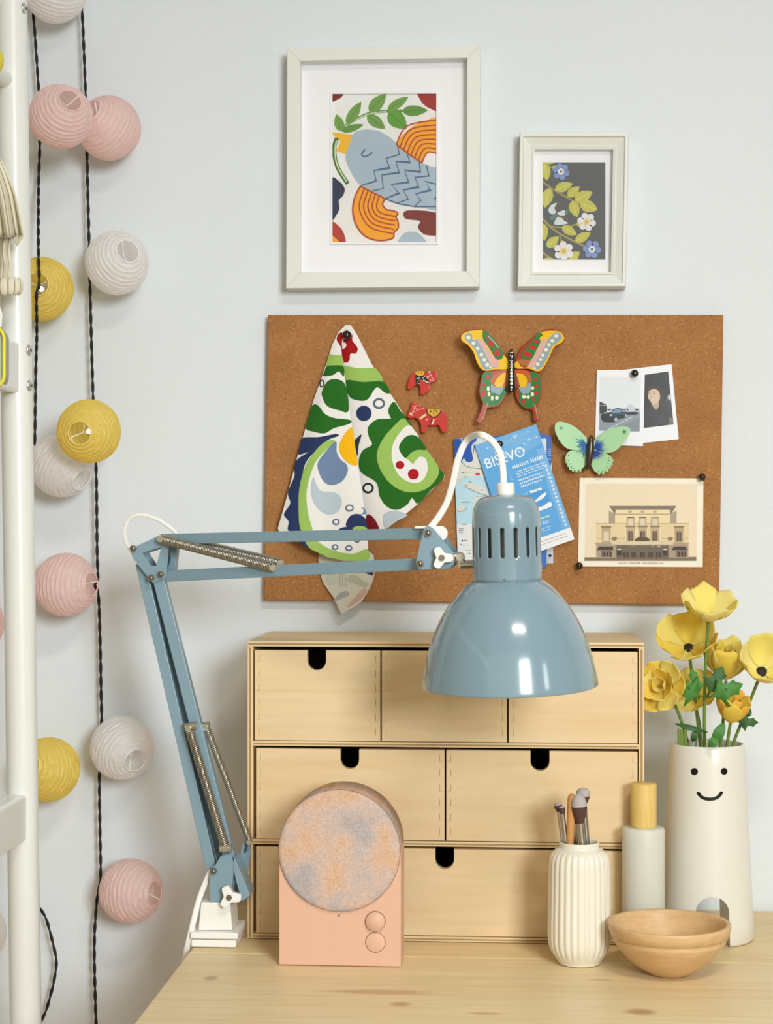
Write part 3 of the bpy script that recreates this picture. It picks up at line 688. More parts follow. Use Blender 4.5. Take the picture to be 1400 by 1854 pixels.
# ---------------------------------------------------------------- flowers
YEL = mat('#ffee8c', .6, var=.06, scale=40, transl=.35, spec=.2); YEO = mat('#ffe268', .6, var=.08, scale=40, transl=.35, spec=.2); YEP = mat('#fff0a2', .6, var=.06, scale=40, transl=.35, spec=.2); ORA = mat('#ffcc52', .6, var=.06, scale=40, transl=.3, spec=.2)
STEM = mat('#6f8a3c', .55, var=.1); STEMD = mat('#4f6d2c', .55, var=.1); LEAFM = mat('#4a8a35', .55, var=.12, scale=70, transl=.15); LEAFD = mat('#3f6b34', .55, var=.12, scale=70, transl=.15)
DKC = mat('#1c0f14', .7)
def petal(mb, c, R, phi, Rr, W, cup, m, seed, u0=.06):
    rnd = random.Random(seed); ph = rnd.random() * 6; am = .05 + .05 * rnd.random()
    def fn(u, v):
        v = v * 2 - 1; uu = u0 + (1 - u0) * u
        uu = uu * (1 - .10 * v * v); k = cup * (uu ** .7); rad = Rr * uu * math.cos(k); hgt = Rr * uu * math.sin(k) * (1.0 + .25 * uu)
        wd = W * ((uu / .6) ** .65 if uu < .6 else math.sqrt(max(.06, 1 - ((uu - .6) / .44) ** 2)))
        lat = wd * v; hgt += W * .10 * v * v + Rr * am * math.sin(3 * v + ph) * uu ** 2
        rr = math.hypot(rad, lat * .6) if cup < .7 else max(abs(rad), Rr * .12) + .06 * W * v * v
        ang = phi + math.atan2(lat, abs(rad) + Rr * .22)
        return c + R @ Vector((rr * math.cos(ang), rr * math.sin(ang), hgt))
    mb.grid(fn, 9, 8, m)
def flower(label, px, py, dy, axis, rpx, n, cup, mats, dark, root_px, layers=1, bend=0, name='yellow_anemone'):
    Y = YVS + dy; c = at(px, py, Y); K = mpp(px, py, Y); A = Vector(axis).normalized(); R = A.to_track_quat('Z', 'Y').to_matrix(); Rr = rpx * K
    foot = at(*root_px, YVS); foot = Vector((foot.x, YVS + dy * .12, ZD + ztop - .06))
    root = thing(name, label, 'flower', foot, 'yellow artificial flowers in the smiling vase')
    mid = (foot + c) / 2 + Vector((bend, 0, 0)); lo = foot.lerp(c, .35) + Vector((bend * .8, 0, .0))
    path = catmull([tuple(foot), tuple(lo), tuple(mid * .45 + c * .55 - A * Rr * .35), tuple(c - A * Rr * .04)], False, 8)
    b = MB(); b.tube(path, .0017, STEM, 8); b.build('stem', root)
    k = 0
    for ly in range(layers):
        sc = 1 - .28 * ly; cc = cup + .35 * ly
        for i in range(n):
            b = MB(); phi = 2 * PI * (i + .5 * (ly + 0)) / n + .3 * (px % 3); wv = .9 + .2 * random.random()
            petal(b, c + A * (.0012 * (i % 2) + .002 * ly), R, phi, Rr * sc * wv, Rr * sc * (5.2 / n) * .74, cc * (.92 + .16 * random.random()), mats[(i + ly) % len(mats)], int(px * 7 + i + ly * 31))
            b.build('petal', root, solid=.0004); k += 1
    b = MB()
    if dark: b.ball(c + A * Rr * .03, Rr * .15, DKC, 14, 10, (1, 1, .55), R)
    else: b.ball(c + A * Rr * .10, Rr * .13, ORA, 14, 10, (1, 1, .8), R)
    b.build('flower_centre', root)
    return root
def jag(root, a, bq, wpx, m, dy, lobes=3, droop=0.0, name='leaf'):
    """lobed leaf from pixel a to pixel bq"""
    A = Vector(a); B = Vector(bq); d = B - A; nrm = Vector((-d.y, d.x)).normalized()
    prof = [(0, .04), (.18, .10), (.30, .45), (.46, 1.0), (.50, .70), (.55, .42), (.66, .40), (.80, .52), (.84, .30), (.92, .16), (1, 0)] if lobes == 3 else [(0, .05), (.15, .35), (.35, .8), (.55, .95), (.75, .75), (.9, .4), (1, 0)]
    Y = YVS + dy
    def pt(t, h):
        q = A + d * t + nrm * h * wpx / 2; return at(q.x, q.y, Y - .004 * math.sin(t * 3) - .006 * abs(h) + droop * t * t)
    V = []; fs = []
    for t_, h in prof: V += [pt(t_, h), pt(t_, 0), pt(t_ , -h * (.9 if lobes == 3 else 1))]
    for i in range(len(prof) - 1):
        o = i * 3; fs += [(o, o + 1, o + 4, o + 3), (o + 1, o + 2, o + 5, o + 4)]
    b = MB(); b.add(V, fs, m, True); b.build(name, root, solid=.0005)
f1 = flower('pale yellow open flower topping the bunch, its cup tilted up', 1283, 1122, -.028, (.04, -.40, .9), 64, 6, .6, [YEP, YEL], True, (1280, 1350), bend=-.004)
f2 = flower('yellow flower with dark centre tucked below the topmost one', 1247, 1174, .010, (-.16, -.72, .66), 66, 6, .62, [YEL, YEO], True, (1276, 1350), bend=.002)
f3 = flower('ruffled double yellow flower leaning over beside the drawer chest', 1203, 1244, -.020, (-.42, -.85, .18), 54, 6, .35, [YEO, YEL], False, (1268, 1350), layers=3, bend=.006)
f4 = flower('golden flower seen from its side, above the lobed leaves', 1315, 1230, .012, (.0, -.2, 1), 66, 6, .9, [YEO, YEL], False, (1296, 1350), layers=2)
f5 = flower('yellow cup flower with dark centre leaning away from the chest', 1379, 1217, .0, (.05, -.82, .56), 68, 6, .75, [YEP, YEL], True, (1292, 1350), bend=-.002)
f6 = flower('half-open orange-yellow flower low over the vase rim', 1323, 1308, -.028, (.12, -.3, .95), 50, 6, .85, [YEO, ORA], False, (1304, 1350), layers=2)
f7 = flower('golden flower half hidden behind the lobed leaves', 1256, 1262, .026, (-.3, -.6, .6), 56, 5, .35, [YEO, YEL], False, (1284, 1350))
jag(f3, (1270, 1262), (1229, 1242), 70, LEAFM, -.030); jag(f3, (1266, 1268), (1252, 1208), 34, LEAFM, -.028)
jag(f1, (1280, 1262), (1310, 1206), 54, LEAFD, -.030); jag(f1, (1281, 1264), (1346, 1238), 60, LEAFM, -.034)
jag(f6, (1330, 1306), (1374, 1308), 34, LEAFD, -.010); jag(f6, (1345, 1300), (1358, 1280), 22, LEAFD, -.006, 1)
jag(f3, (1282, 1326), (1222, 1310), 10, LEAFD, -.014, 1); jag(f3, (1262, 1318), (1254, 1344), 14, LEAFD, -.016, 1)
jag(f6, (1290, 1350), (1312, 1308), 22, LEAFM, -.034, 1); jag(f6, (1282, 1352), (1302, 1336), 20, LEAFM, -.046, 1)
for px, py, lab in ((1230, 1322, 'bare cut green stem beside the vase rim, first of three'), (1234, 1323, 'bare cut green stem standing between two other cut stems'), (1241, 1321, 'bare cut green stem nearest the leafy bunch')):
    p = at(px, py, YVS - .02); b = MB(); q = p + Vector((.002, .006, 0)); q.z = ZD + ztop - .06
    b.tube([tuple(q), tuple((q + p) / 2), tuple(p)], .0019, STEM, 8); b.ball(p, .0019, STEM, 8, 6)
    tag(b.build('cut_stem', base=q), lab, 'stem', 'cut stems in the smiling vase')

# ---------------------------------------------------------------- framed bird picture
def plane(Y): return lambda x, y: at(x, y, Y)
def quadbox(mb, pts, yf, yb, m): mb.plate(pts, yf, yb, m)
FRW = mat('#e4e6e0', .45, var=.01)
MATB = mat('#f1eff0', .7, var=.008)
def glass_mat():
    m = bpy.data.materials.new('picture_glass'); m.use_nodes = True; N = m.node_tree.nodes; L = m.node_tree.links
    N.remove(N['Principled BSDF']); tr = N.new('ShaderNodeBsdfTransparent'); gl = N.new('ShaderNodeBsdfGlossy'); gl.inputs['Roughness'].default_value = .03
    fr = N.new('ShaderNodeFresnel'); fr.inputs['IOR'].default_value = 1.45; ms = N.new('ShaderNodeMixShader')
    L.new(fr.outputs[0], ms.inputs[0]); L.new(tr.outputs[0], ms.inputs[1]); L.new(gl.outputs[0], ms.inputs[2]); L.new(ms.outputs[0], N['Material Output'].inputs['Surface']); return m
GLASS = glass_mat()
def frame(label, out, inn, prnt, yf, ym, slope=None):
    """out, inn: pixel corners TL, TR, BR, BL of the moulding on its front plane; ym: plane of the mat board"""
    cxp = sum(p[0] for p in out) / 4; cyp = max(p[1] for p in out)
    root = thing('picture_frame', label, 'picture', at(cxp, cyp, -.001), 'framed pictures above the cork board')
    nm = ('top_rail', 'right_stile', 'bottom_rail', 'left_stile')
    for i in range(4):
        j = (i + 1) % 4; b = MB()
        if slope:
            o1, o2, i1, i2 = out[i], out[j], inn[i], inn[j]
            lp = lambda a, c, u: (a[0] + (c[0] - a[0]) * u, a[1] + (c[1] - a[1]) * u)
            prof = [(0, -.001), (0, yf + .003), (.06, yf), (.24, yf), (.30, yf + .003), (.82, slope - .002), (.86, slope - .004), (1, slope - .003), (1, ym + .0005)]
            A = [at(*lp(o1, i1, u), yf) for u, _ in prof]; B = [at(*lp(o2, i2, u), yf) for u, _ in prof]
            for k, (u, y) in enumerate(prof): A[k].y = y; B[k].y = y
            n = len(prof); b.add(A + B, [(k, k + 1, n + k + 1, n + k) for k in range(n - 1)], FRW)
        else:
            P = [at(*q, yf) for q in (out[i], out[j], inn[j], inn[i])]; b.prism(P, Vector((0, -.001 - yf, 0)), FRW)
        b.build(nm[i], root, bevel=0 if slope else .0006)
    b = MB(); P = []
    for q in inn: p = at(*q, yf); p.y = ym; P.append(p)
    c = sum(P, Vector()) / 4; P = [c + (p - c) * 1.03 for p in P]; b.prism(P, Vector((0, .002, 0)), MATB); b.build('mat_board', root)
    return root
YF1, YM1 = -.026, -.010
out1 = [(520, 88), (870, 81), (868, 519), (518, 522)]; inn1 = [(544, 110), (846, 105), (845, 491), (543, 493)]
fr1 = frame('large white picture frame holding a print of a grey-blue bird with leaf branch', out1, inn1, None, YF1, YM1)
clip1 = rectclip(358, 382, 1015, 1328)
a = Art(plane(YM1), 500, 60, 3.5, clip=clip1, rough=.55)
a.rect(340, 360, 1040, 1350, '#eceae6')
G1, G2, G3 = '#6f9a45', '#5e9238', '#87a95c'
a.poly([(350, 370), (428, 378), (415, 405), (390, 422), (350, 432)], '#7a1c1c')
a.poly([(900, 370), (1030, 370), (1030, 490), (980, 480), (945, 460), (915, 425)], '#9c1f1c')
a.stroke([(415, 615), (450, 580), (520, 540), (580, 512), (640, 500), (710, 495), (800, 492)], 17, G2)
a.stroke([(440, 590), (520, 543), (580, 515), (640, 502), (700, 497)], 5, '#dfe8cf')
for p, q, wd, c in (((447, 582), (540, 433), 66, G1), ((590, 500), (697, 386), 80, G1), ((705, 490), (840, 403), 58, G1), ((798, 494), (962, 490), 68, G2), ((712, 498), (828, 605), 105, '#5b9a30'), ((576, 520), (692, 606), 72, G1), ((415, 622), (382, 515), 62, G1), ((415, 622), (557, 580), 46, G2)): a.leaf(p, q, wd, c, '#4f7a30')
a.poly([(490, 640), (540, 615), (600, 612), (660, 625), (720, 660), (765, 700), (860, 780), (930, 825), (1040, 850), (1040, 1105), (920, 1103), (820, 1095), (740, 1075), (690, 1050), (600, 1000), (530, 960), (480, 890), (440, 790), (460, 720)], '#a9bac6')
a.poly([(350, 628), (487, 645), (440, 768), (380, 745), (410, 690), (375, 655)], '#f2b71f', False)
a.stroke([(385, 665), (370, 720), (375, 800), (400, 870), (455, 955)], 26, '#3f6b2a'); a.stroke([(383, 680), (374, 740), (380, 810), (403, 870), (448, 942)], 9, '#c9dba6')
a.stroke([(565, 738), (542, 766), (560, 783), (590, 772), (610, 755)], 10, '#4c6788')
Z = '#4d6a8a'
for z in ([(540, 965), (635, 938), (620, 872), (720, 855), (697, 795), (780, 770), (768, 700)], [(610, 1000), (680, 985), (670, 900), (780, 885), (760, 815), (850, 820), (830, 765)], [(690, 1050), (780, 1015), (730, 960), (840, 945), (815, 870), (915, 880), (908, 815)], [(770, 1078), (838, 1052), (805, 995), (905, 975), (880, 915), (970, 905), (950, 830)], [(880, 1095), (918, 1060), (885, 1020), (980, 995), (945, 940), (1030, 962)], [(1030, 1060), (1004, 1048), (1030, 1035)], [(690, 1050), (780, 1082), (880, 1100), (1030, 1100)]): a.stroke(z, 8, Z, False)
OR, BR = '#f0a41c', '#b2431a'
a.poly([(762, 705), (810, 640), (870, 590), (940, 560), (1030, 548), (1030, 770), (960, 765), (935, 790), (925, 822), (860, 780)], OR)
a.poly([(1030, 770), (965, 765), (935, 795), (930, 825), (1030, 850)], '#ecebe8')
for k in range(8):
    t = k / 7; s_ = (762 + 163 * t, 705 + 117 * t); e_ = (1030, 550 + 218 * t); m_ = ((s_[0] * .5 + e_[0] * .5) - 62 * (1 - t) - 16 * t, (s_[1] + e_[1]) / 2 - 40)
    a.stroke([s_, m_, e_], 9, BR)
a.stroke([(762, 705), (860, 780), (928, 822)], 9, BR)
LW = [(535, 970), (500, 1040), (487, 1130), (510, 1220), (570, 1290), (660, 1315), (740, 1300), (748, 1265), (774, 1235), (772, 1190), (760, 1168), (772, 1140), (735, 1125), (700, 1118), (675, 1085), (685, 1050), (610, 1010)]
a.poly(LW, OR)
for k in range(1, 6):
    t = k / 6; s_ = (537 + 140 * t, 972 + 75 * t); e_ = (742 + 22 * t, 1300 - 165 * t); m1 = (500 + 165 * t, 1110 - 15 * t); m2 = (575 + 110 * t, 1250 - 130 * t); a.stroke([s_, m1, m2, e_], 9, BR)
a.stroke(LW + LW[:1], 10, BR)
a.poly([(830, 1125), (1030, 1147), (1030, 1270), (960, 1280), (920, 1260), (900, 1225), (912, 1190), (820, 1175)], '#7b2a20')
a.poly([(350, 930), (400, 940), (435, 985), (425, 1030), (398, 1060), (402, 1110), (385, 1150), (350, 1175)], '#202c4a')
a.poly([(350, 1200), (400, 1225), (430, 1270), (437, 1335), (350, 1335)], '#b03526'); a.poly([(350, 1285), (385, 1305), (405, 1340), (350, 1340)], '#eba22c')
a.poly([(783, 1340), (800, 1280), (850, 1258), (910, 1275), (950, 1340)], '#a9bac6')
a.build('bird_print', fr1)
b = MB(); P = []
for q in ((598, 166), (794, 164), (794, 442), (598, 442)): P.append(q)
ring = [((598, 166), (794, 164)), ((794, 164), (794, 442)), ((794, 442), (598, 442)), ((598, 442), (598, 166))]
inn_ = [(602, 170), (790, 169.5), (790, 438.5), (602, 438.5)]
for i in range(4): b.plate([P[i], P[(i + 1) % 4], inn_[(i + 1) % 4], inn_[i]], YM1 - .0021, YM1 - .0004, MATB)
b.build('mat_bevel', fr1)
b = MB(); P = []
for q in inn1: p = at(*q, YF1); p.y = YM1 - .006; P.append(p)
b.add(P, [(3, 2, 1, 0)], GLASS); b.build('glass_pane', fr1)

# ---------------------------------------------------------------- framed flower picture
YF2, YM2 = -.024, -.009
out2 = [(941, 239), (1139.5, 239), (1134, 519.5), (937, 520)]; inn2 = [(968, 268), (1111, 268), (1107, 491), (966, 491.5)]
fr2 = frame('small white sloped picture frame holding a grey floral print', out2, inn2, None, YF2, YM2, slope=-.015)
clip2 = rectclip(416, 420, 982, 1300)
a = Art(plane(YM2), 900, 210, 5, clip=clip2, rough=.5)
a.rect(400, 400, 1000, 1320, '#57595a')
LY, LV, ST = '#c3bd55', '#dcd98c', '#a0945c'
for s_, wd in (([(410, 590), (500, 660), (620, 730), (720, 785), (765, 802)], 15), ([(410, 925), (480, 1000), (560, 1060), (680, 1125), (800, 1182)], 18), ([(480, 997), (560, 1007), (650, 1000), (745, 972)], 14), ([(410, 1230), (460, 1272), (530, 1310)], 18), ([(568, 1070), (592, 1160)], 12), ([(420, 425), (500, 470), (540, 490)], 12)): a.stroke(s_, wd, ST)
for p, q, wd in (((428, 425), (455, 585), 92), ((478, 652), (432, 832), 100), ((525, 668), (687, 612), 92), ((640, 732), (748, 638), 84), ((705, 768), (866, 686), 105), ((750, 788), (912, 852), 108), ((678, 770), (728, 918), 96), ((412, 970), (432, 1132), 84), ((452, 1185), (562, 1092), 86), ((588, 1003), (724, 1077), 84), ((708, 1138), (848, 1056), 84), ((650, 1310), (748, 1230), 84), ((420, 415), (525, 425), 36), ((410, 1310), (520, 1300), 46)): a.leaf(p, q, wd, LY, LV, .06)
a.poly([(500, 460), (545, 455), (550, 500), (520, 515)], LY); a.poly([(720, 980), (745, 940), (790, 930), (790, 990), (740, 1000)], '#c9bd62'); a.poly([(570, 1175), (585, 1125), (615, 1150), (625, 1180)], '#c9bd62')
def posy(x, y, r, col, c1, c2, n, ph):
    for k in range(n):
        t = ph + 2 * PI * k / n; a.dot(x + .6 * r * math.cos(t), y + .6 * r * math.sin(t), r * .40, col, r * .36, new=(k == 0), rot=t)
    a.dot(x, y, r * .45, col); a.dot(x, y, r * .36, c1); a.dot(x, y, r * .16, c2)
posy(580, 505, 78, '#7e94c8', '#e9e6da', '#8a8060', 6, .3); posy(860, 1207, 84, '#8096c6', '#e9e8e4', '#77705e', 6, .1)
posy(812, 960, 86, '#e3dfe0', '#dcca8a', '#c3a95c', 6, .2); posy(604, 1225, 92, '#e3dfe0', '#e0c878', '#c7ab58', 6, .45)
a.poly([(466, 862), (486, 812), (542, 788), (522, 830), (535, 872), (500, 892)], '#d5dcdc'); a.poly([(518, 965), (545, 920), (582, 902), (600, 942), (645, 972), (580, 988), (530, 987)], '#d5dcdc'); a.poly([(545, 882), (610, 853), (622, 895), (578, 902)], '#d5dcdc')
a.poly([(472, 925), (500, 895), (550, 890), (535, 932), (495, 948)], '#5d7f74'); a.poly([(615, 860), (650, 850), (640, 890), (620, 895)], '#5d7f74')
a.stroke([(575, 782), (540, 812), (530, 855)], 16, '#6d6358'); a.stroke([(560, 908), (610, 925), (650, 955)], 18, '#7d5f50')
a.build('floral_print', fr2)
b = MB(); P = []
for q in inn2: p = at(*q, YF2); p.y = YM2 - .004; P.append(p)
b.add(P, [(3, 2, 1, 0)], GLASS); b.build('glass_pane', fr2)

# ---------------------------------------------------------------- cork board
YC = -.014
CORK = cork_mat()
bd = [(485, 570), (1310.5, 570), (1302.5, 1096), (478, 1087)]
b = MB(); P = [at(*q, YC) for q in bd]; b.prism(P, Vector((0, -.001 - YC, 0)), CORK)
tag(b.build('cork_board', base=at(890, 1092, -.001), bevel=.0012), 'rectangular brown cork notice board hung on the white wall', 'notice board')

def pin(label, px, py, Yb, rpx=6.8, col=None, lean=(.15, 0, .1)):
    p = at(px, py, Yb - .006); r = rpx * mpp(px, py, Yb)
    base = Vector((p.x, Yb, p.z)); root = thing('push_pin', label, 'pin', base, 'round-headed pins on the cork board')
    m = col or BLACK
    b = MB(); b.ball(p, r, m, 20, 14); b.build('head', root)
    b = MB(); b.cyl((p.x, Yb - .0065, p.z), (p.x - .001, YC + .0045, p.z - .0005), .0006, STEEL, 8); b.build('needle', root)

# ---------------------------------------------------------------- pinned fabric
def lerp_tab(tab, y):
    if y <= tab[0][0]: return tab[0][1]
    for (a_, va), (b_, vb) in zip(tab, tab[1:]):
        if y <= b_: return va + (vb - va) * (y - a_) / (b_ - a_)
    return tab[-1][1]
FLF = [(588, 628), (600, 612), (622, 604), (665, 590), (780, 559), (890, 526), (955, 504), (1020, 504)]
FRT = [(588, 636), (625, 659), (690, 700), (760, 742), (820, 776), (866, 806), (912, 806)]
RID = [(588, 622), (640, 620), (700, 626), (760, 634), (830, 644), (890, 652), (960, 664), (1020, 668)]
def fab_y(px, py, left):
    k = max(0, min(1, (py - 592) / 330)); l_, r_, d_ = lerp_tab(FLF, py), lerp_tab(FRT, py), lerp_tab(RID, py)
    if left:
        u = (px - l_) / max(40, d_ - l_); h = .012 + .010 * math.sin(PI * u * .92) + .0035 * math.sin(7.5 * u + .4) * (.3 + .7 * k)
    else:
        u = (px - d_) / max(40, r_ - d_); h = .0065 + .006 * math.sin(PI * max(-.2, min(1.2, u))) + .0018 * math.sin(7 * u)
    return YC - .002 - h * (.18 + .82 * k)
def fsurfL(px, py): return at(px, py, fab_y(px, py, True))
def fsurfR(px, py): return at(px, py, fab_y(px, py, False))
cloth = thing('pinned_fabric', 'white fabric piece with bold green and blue print hanging folded from a pin', 'fabric', at(640, 1010, YC - .003))
a = Art(fsurfL, 470, 560, 3.2528, sub=6, rough=.85, spec=.1, start=0, step=6e-5)
WF = '#eceae6'
Lp = [(505, 93), (462, 140), (430, 205), (400, 300), (370, 390), (320, 530), (262, 730), (225, 860), (165, 1090), (108, 1290), (115, 1310), (218, 1365), (275, 1385), (300, 1412), (400, 1460), (500, 1482), (640, 1482), (640, 1410), (632, 1290), (605, 1080), (578, 900), (545, 690), (522, 520), (505, 420), (490, 320), (485, 240), (500, 150)]
Rp = [(505, 93), (540, 95), (575, 150), (660, 320), (720, 425), (800, 540), (880, 670), (980, 825), (1092, 985), (935, 1145), (800, 1255), (700, 1320), (632, 1325), (632, 1290), (605, 1080), (578, 900), (545, 690), (522, 520), (505, 420), (490, 320), (485, 240), (500, 150)]
a.emit(Lp, WF); a.build('front_fold', cloth)
a = Art(fsurfR, 470, 560, 3.2528, sub=6, rough=.85, spec=.1, start=0, step=6e-5); a.emit(Rp, WF); a.build('rear_fold', cloth)
# ink: clip to the outline by hand-drawn shapes
a = Art(fsurfL, 470, 560, 3.2528, sub=6, rough=.85, spec=.1, start=2.5e-4, step=4e-5)
DG, LG, NV, BG, PB, RD = '#2d6a26', '#9cc062', '#2f3c63', '#7288a8', '#b9c6cf', '#a31d1d'
for pl, c in (([(484, 136), (462, 150), (455, 180), (470, 205), (482, 235), (487, 290), (491, 300), (489, 250), (486, 200), (490, 160)], RD), ([(412, 266), (450, 270), (486, 275), (494, 336), (440, 330), (396, 336), (400, 300)], LG), ([(396, 336), (440, 330), (494, 337), (497, 395), (478, 375), (465, 366), (430, 388), (376, 392), (384, 365)], DG),
    ([(368, 485), (400, 425), (450, 411), (498, 432), (518, 490), (524, 600), (470, 595), (400, 570), (372, 520)], DG),
    ([(312, 566), (345, 566), (385, 615), (440, 640), (535, 652), (528, 675), (440, 700), (385, 730), (325, 722), (272, 700), (290, 630)], DG),
    ([(257, 757), (350, 752), (440, 735), (466, 738), (460, 748), (400, 772), (335, 830), (272, 905), (248, 1010), (232, 1130), (240, 1230), (248, 1312), (170, 1302), (172, 1250), (146, 1215), (152, 1190), (182, 1140), (168, 1080), (205, 985), (205, 935), (222, 885), (285, 842), (230, 855), (240, 800)], NV),
    ([(432, 768), (380, 785), (320, 845), (268, 930), (236, 1050), (230, 1170), (244, 1300), (312, 1310), (288, 1210), (276, 1100), (290, 1010), (325, 910), (375, 845), (440, 785)], LG),
    ([(452, 778), (410, 815), (348, 895), (348, 950), (380, 1015), (430, 1035), (490, 1010), (521, 950), (510, 910), (478, 885), (455, 840)], BG), ([(545, 694), (505, 730), (472, 795), (478, 850), (520, 902), (576, 917), (566, 830), (556, 750)], '#f2b61c'),
    ([(318, 988), (304, 1060), (322, 1140), (380, 1200), (445, 1202), (482, 1160), (480, 1110), (440, 1078), (365, 1070), (335, 1030)], PB),
    ([(510, 1275), (530, 1222), (572, 1205), (618, 1225), (632, 1262), (632, 1292), (560, 1296)], NV), ([(545, 1293), (580, 1277), (622, 1282), (630, 1300)], LG), ([(465, 1300), (500, 1283), (545, 1285), (540, 1302)], NV),
    ([(218, 1362), (262, 1364), (300, 1408), (272, 1398)], NV), ([(272, 1362), (338, 1365), (400, 1405), (480, 1432), (560, 1438), (634, 1412), (638, 1478), (500, 1478), (400, 1456), (300, 1408)], LG),
    ([(570, 1204), (600, 1210), (615, 1180), (600, 1170), (618, 1172), (628, 1205)], BG)): a.poly(pl, c)
a.ring(368, 437, 15, 7, '#2a2f36', WF, 23)
for x, y, r in ((531, 1170, 25), (452, 1252, 22), (446, 1400, 20), (527, 1406, 21), (576, 1360, 17)): a.ring(x, y, r, 9, '#63748f', WF, r * .85)
a.build('cloth_print', cloth)
a = Art(fsurfR, 470, 560, 3.2528, sub=6, rough=.85, spec=.1, start=2.5e-4, step=4e-5)
for pl, c in (([(492, 335), (570, 345), (660, 345), (690, 352), (726, 425), (610, 428), (506, 420)], LG), ([(508, 420), (610, 428), (728, 427), (768, 490), (740, 492), (690, 460), (640, 528), (590, 538), (528, 512)], DG),
    ([(482, 138), (457, 165), (458, 190), (480, 215), (488, 300), (510, 314), (530, 300), (536, 262), (568, 260), (578, 228), (548, 185), (546, 150), (515, 130)], RD), ([(484, 195), (505, 197), (512, 212), (503, 228), (484, 236)], WF),
    ([(601, 738), (570, 762), (560, 778), (568, 830), (578, 862), (585, 800)], NV)): a.poly(pl, c)
a.dot(615, 613, 46, NV); a.ring(704, 555, 36, 13, '#5b6b82', WF, 33)
a.poly([(792, 545), (830, 598), (868, 650), (800, 660), (772, 636), (760, 590)], DG)
a.poly([(868, 645), (760, 645), (690, 650), (640, 695), (645, 750), (663, 797), (610, 830), (586, 890), (600, 960), (688, 1020), (708, 1100), (750, 1160), (810, 1180), (868, 1152), (900, 1112), (935, 1143), (1010, 1065), (1088, 985), (1040, 915), (980, 828), (930, 750)], DG)
a.poly([(845, 642), (790, 690), (730, 760), (692, 850), (710, 940), (770, 1025), (860, 1075), (960, 1068), (1030, 1015), (1058, 945), (1010, 860), (980, 822), (940, 760), (884, 680)], LG)
a.poly([(880, 682), (830, 722), (785, 800), (782, 890), (820, 975), (890, 1020), (955, 1012), (990, 950), (982, 885), (950, 868), (925, 885), (905, 910), (880, 890), (845, 862), (825, 815), (850, 765), (890, 742), (938, 755), (915, 715)], WF)
a.poly([(822, 810), (850, 762), (892, 740), (940, 758), (982, 824), (930, 828), (890, 848), (862, 876), (835, 850)], DG)
a.dot(828, 917, 26, '#b0202a', 24); a.dot(907, 971, 33, '#b0202a', 32)
a.ring(640, 1053, 34, 12, '#2b3036', WF, 32)
a.poly([(632, 1212), (670, 1225), (705, 1290), (680, 1300), (634, 1292)], '#7d1f24'); a.poly([(745, 1290), (730, 1215), (790, 1186), (870, 1212), (800, 1252)], PB)
a.build('cloth_print', cloth)
# reverse side of the lowest fold
def hs(px, py): return at(px, py, YC - .003 - .005 * math.sin(max(0, min(1, (px - 580) / 96)) * PI) * (.4 + .6 * (1113 - py) / 113))
a = Art(hs, sub=14, rough=.9, spec=.1, start=0, step=6e-5)
a.poly([(583, 995), (582, 1045), (592, 1065), (606, 1085), (618, 1110), (628, 1106), (656, 1088), (676, 1050), (677, 1025), (668, 998)], '#cfccbf', n=3)
for pl, c in (([(605, 1090), (612, 1076), (628, 1070), (632, 1078), (618, 1084)], '#a4a6a2'), ([(628, 1100), (640, 1084), (660, 1065), (664, 1074), (645, 1092)], '#cba9a0'), ([(625, 1050), (640, 1040), (655, 1050), (668, 1058), (660, 1063), (640, 1056)], '#b4b8a6'), ([(590, 1045), (605, 1036), (612, 1052), (598, 1060)], '#bfc4b4'), ([(658, 1034), (674, 1030), (675, 1042)], '#3b4560')): a.poly(pl, c)
for x in (615, 620, 625): a.stroke([(x, 1035), (x + 1, 1062)], 1.6, '#aaa99e')
a.build('cloth_reverse', cloth)
pin('dark red round pin holding the green-printed fabric', 628, 607, YC - .0035, 8.6, mat('#2a070c', .14, var=.05, coat=.5))

# ---------------------------------------------------------------- two painted horses
RED = mat('#c8291c', .25, var=.06, coat=.4)
def horse(label, outline, art, yf):
    c = at(sum(p[0] for p in outline) / len(outline), max(p[1] for p in outline), YC)
    root = thing('toy_horse', label, 'ornament', c, 'red painted wooden horses on the cork board')
    pts = [(p.x, p.y) for p in catmull(outline, True, 3)]
    b = MB(); b.plate(pts, yf, YC - .0008, RED); b.build('body', root, bevel=.0018, seg=3)
    a = Art(plane(yf), 720, 655, 12.727, rough=.35, start=2e-4); art(a); a.build('painted_harness', root)
def z6(L): return [(720 + x / 12.727, 655 + y / 12.727) for x, y in L]
def art1(a):
    a.poly([(415, 235), (500, 215), (600, 225), (595, 300), (530, 325), (430, 290)], '#e3b32a'); a.dot(480, 250, 16, '#7a4a10'); a.dot(545, 262, 16, '#8a5a14')
    a.poly([(420, 305), (520, 330), (600, 320), (700, 420), (740, 500), (690, 510), (590, 440), (520, 400), (505, 520), (430, 525), (415, 420)], '#191210')
    for x, y in ((445, 340), (490, 335), (450, 385), (500, 380), (455, 440), (490, 440), (450, 490), (490, 505), (590, 370), (620, 345)): a.dot(x, y, 15, '#e8e0cc', new=False)
    a.stroke([(590, 420), (660, 460), (730, 490)], 26, '#dfd6bb'); a.stroke([(680, 320), (690, 380), (740, 310), (775, 300), (790, 360), (840, 410), (780, 440), (745, 390)], 16, '#e7b9b4'); a.dot(735, 240, 22, '#d8cda6')
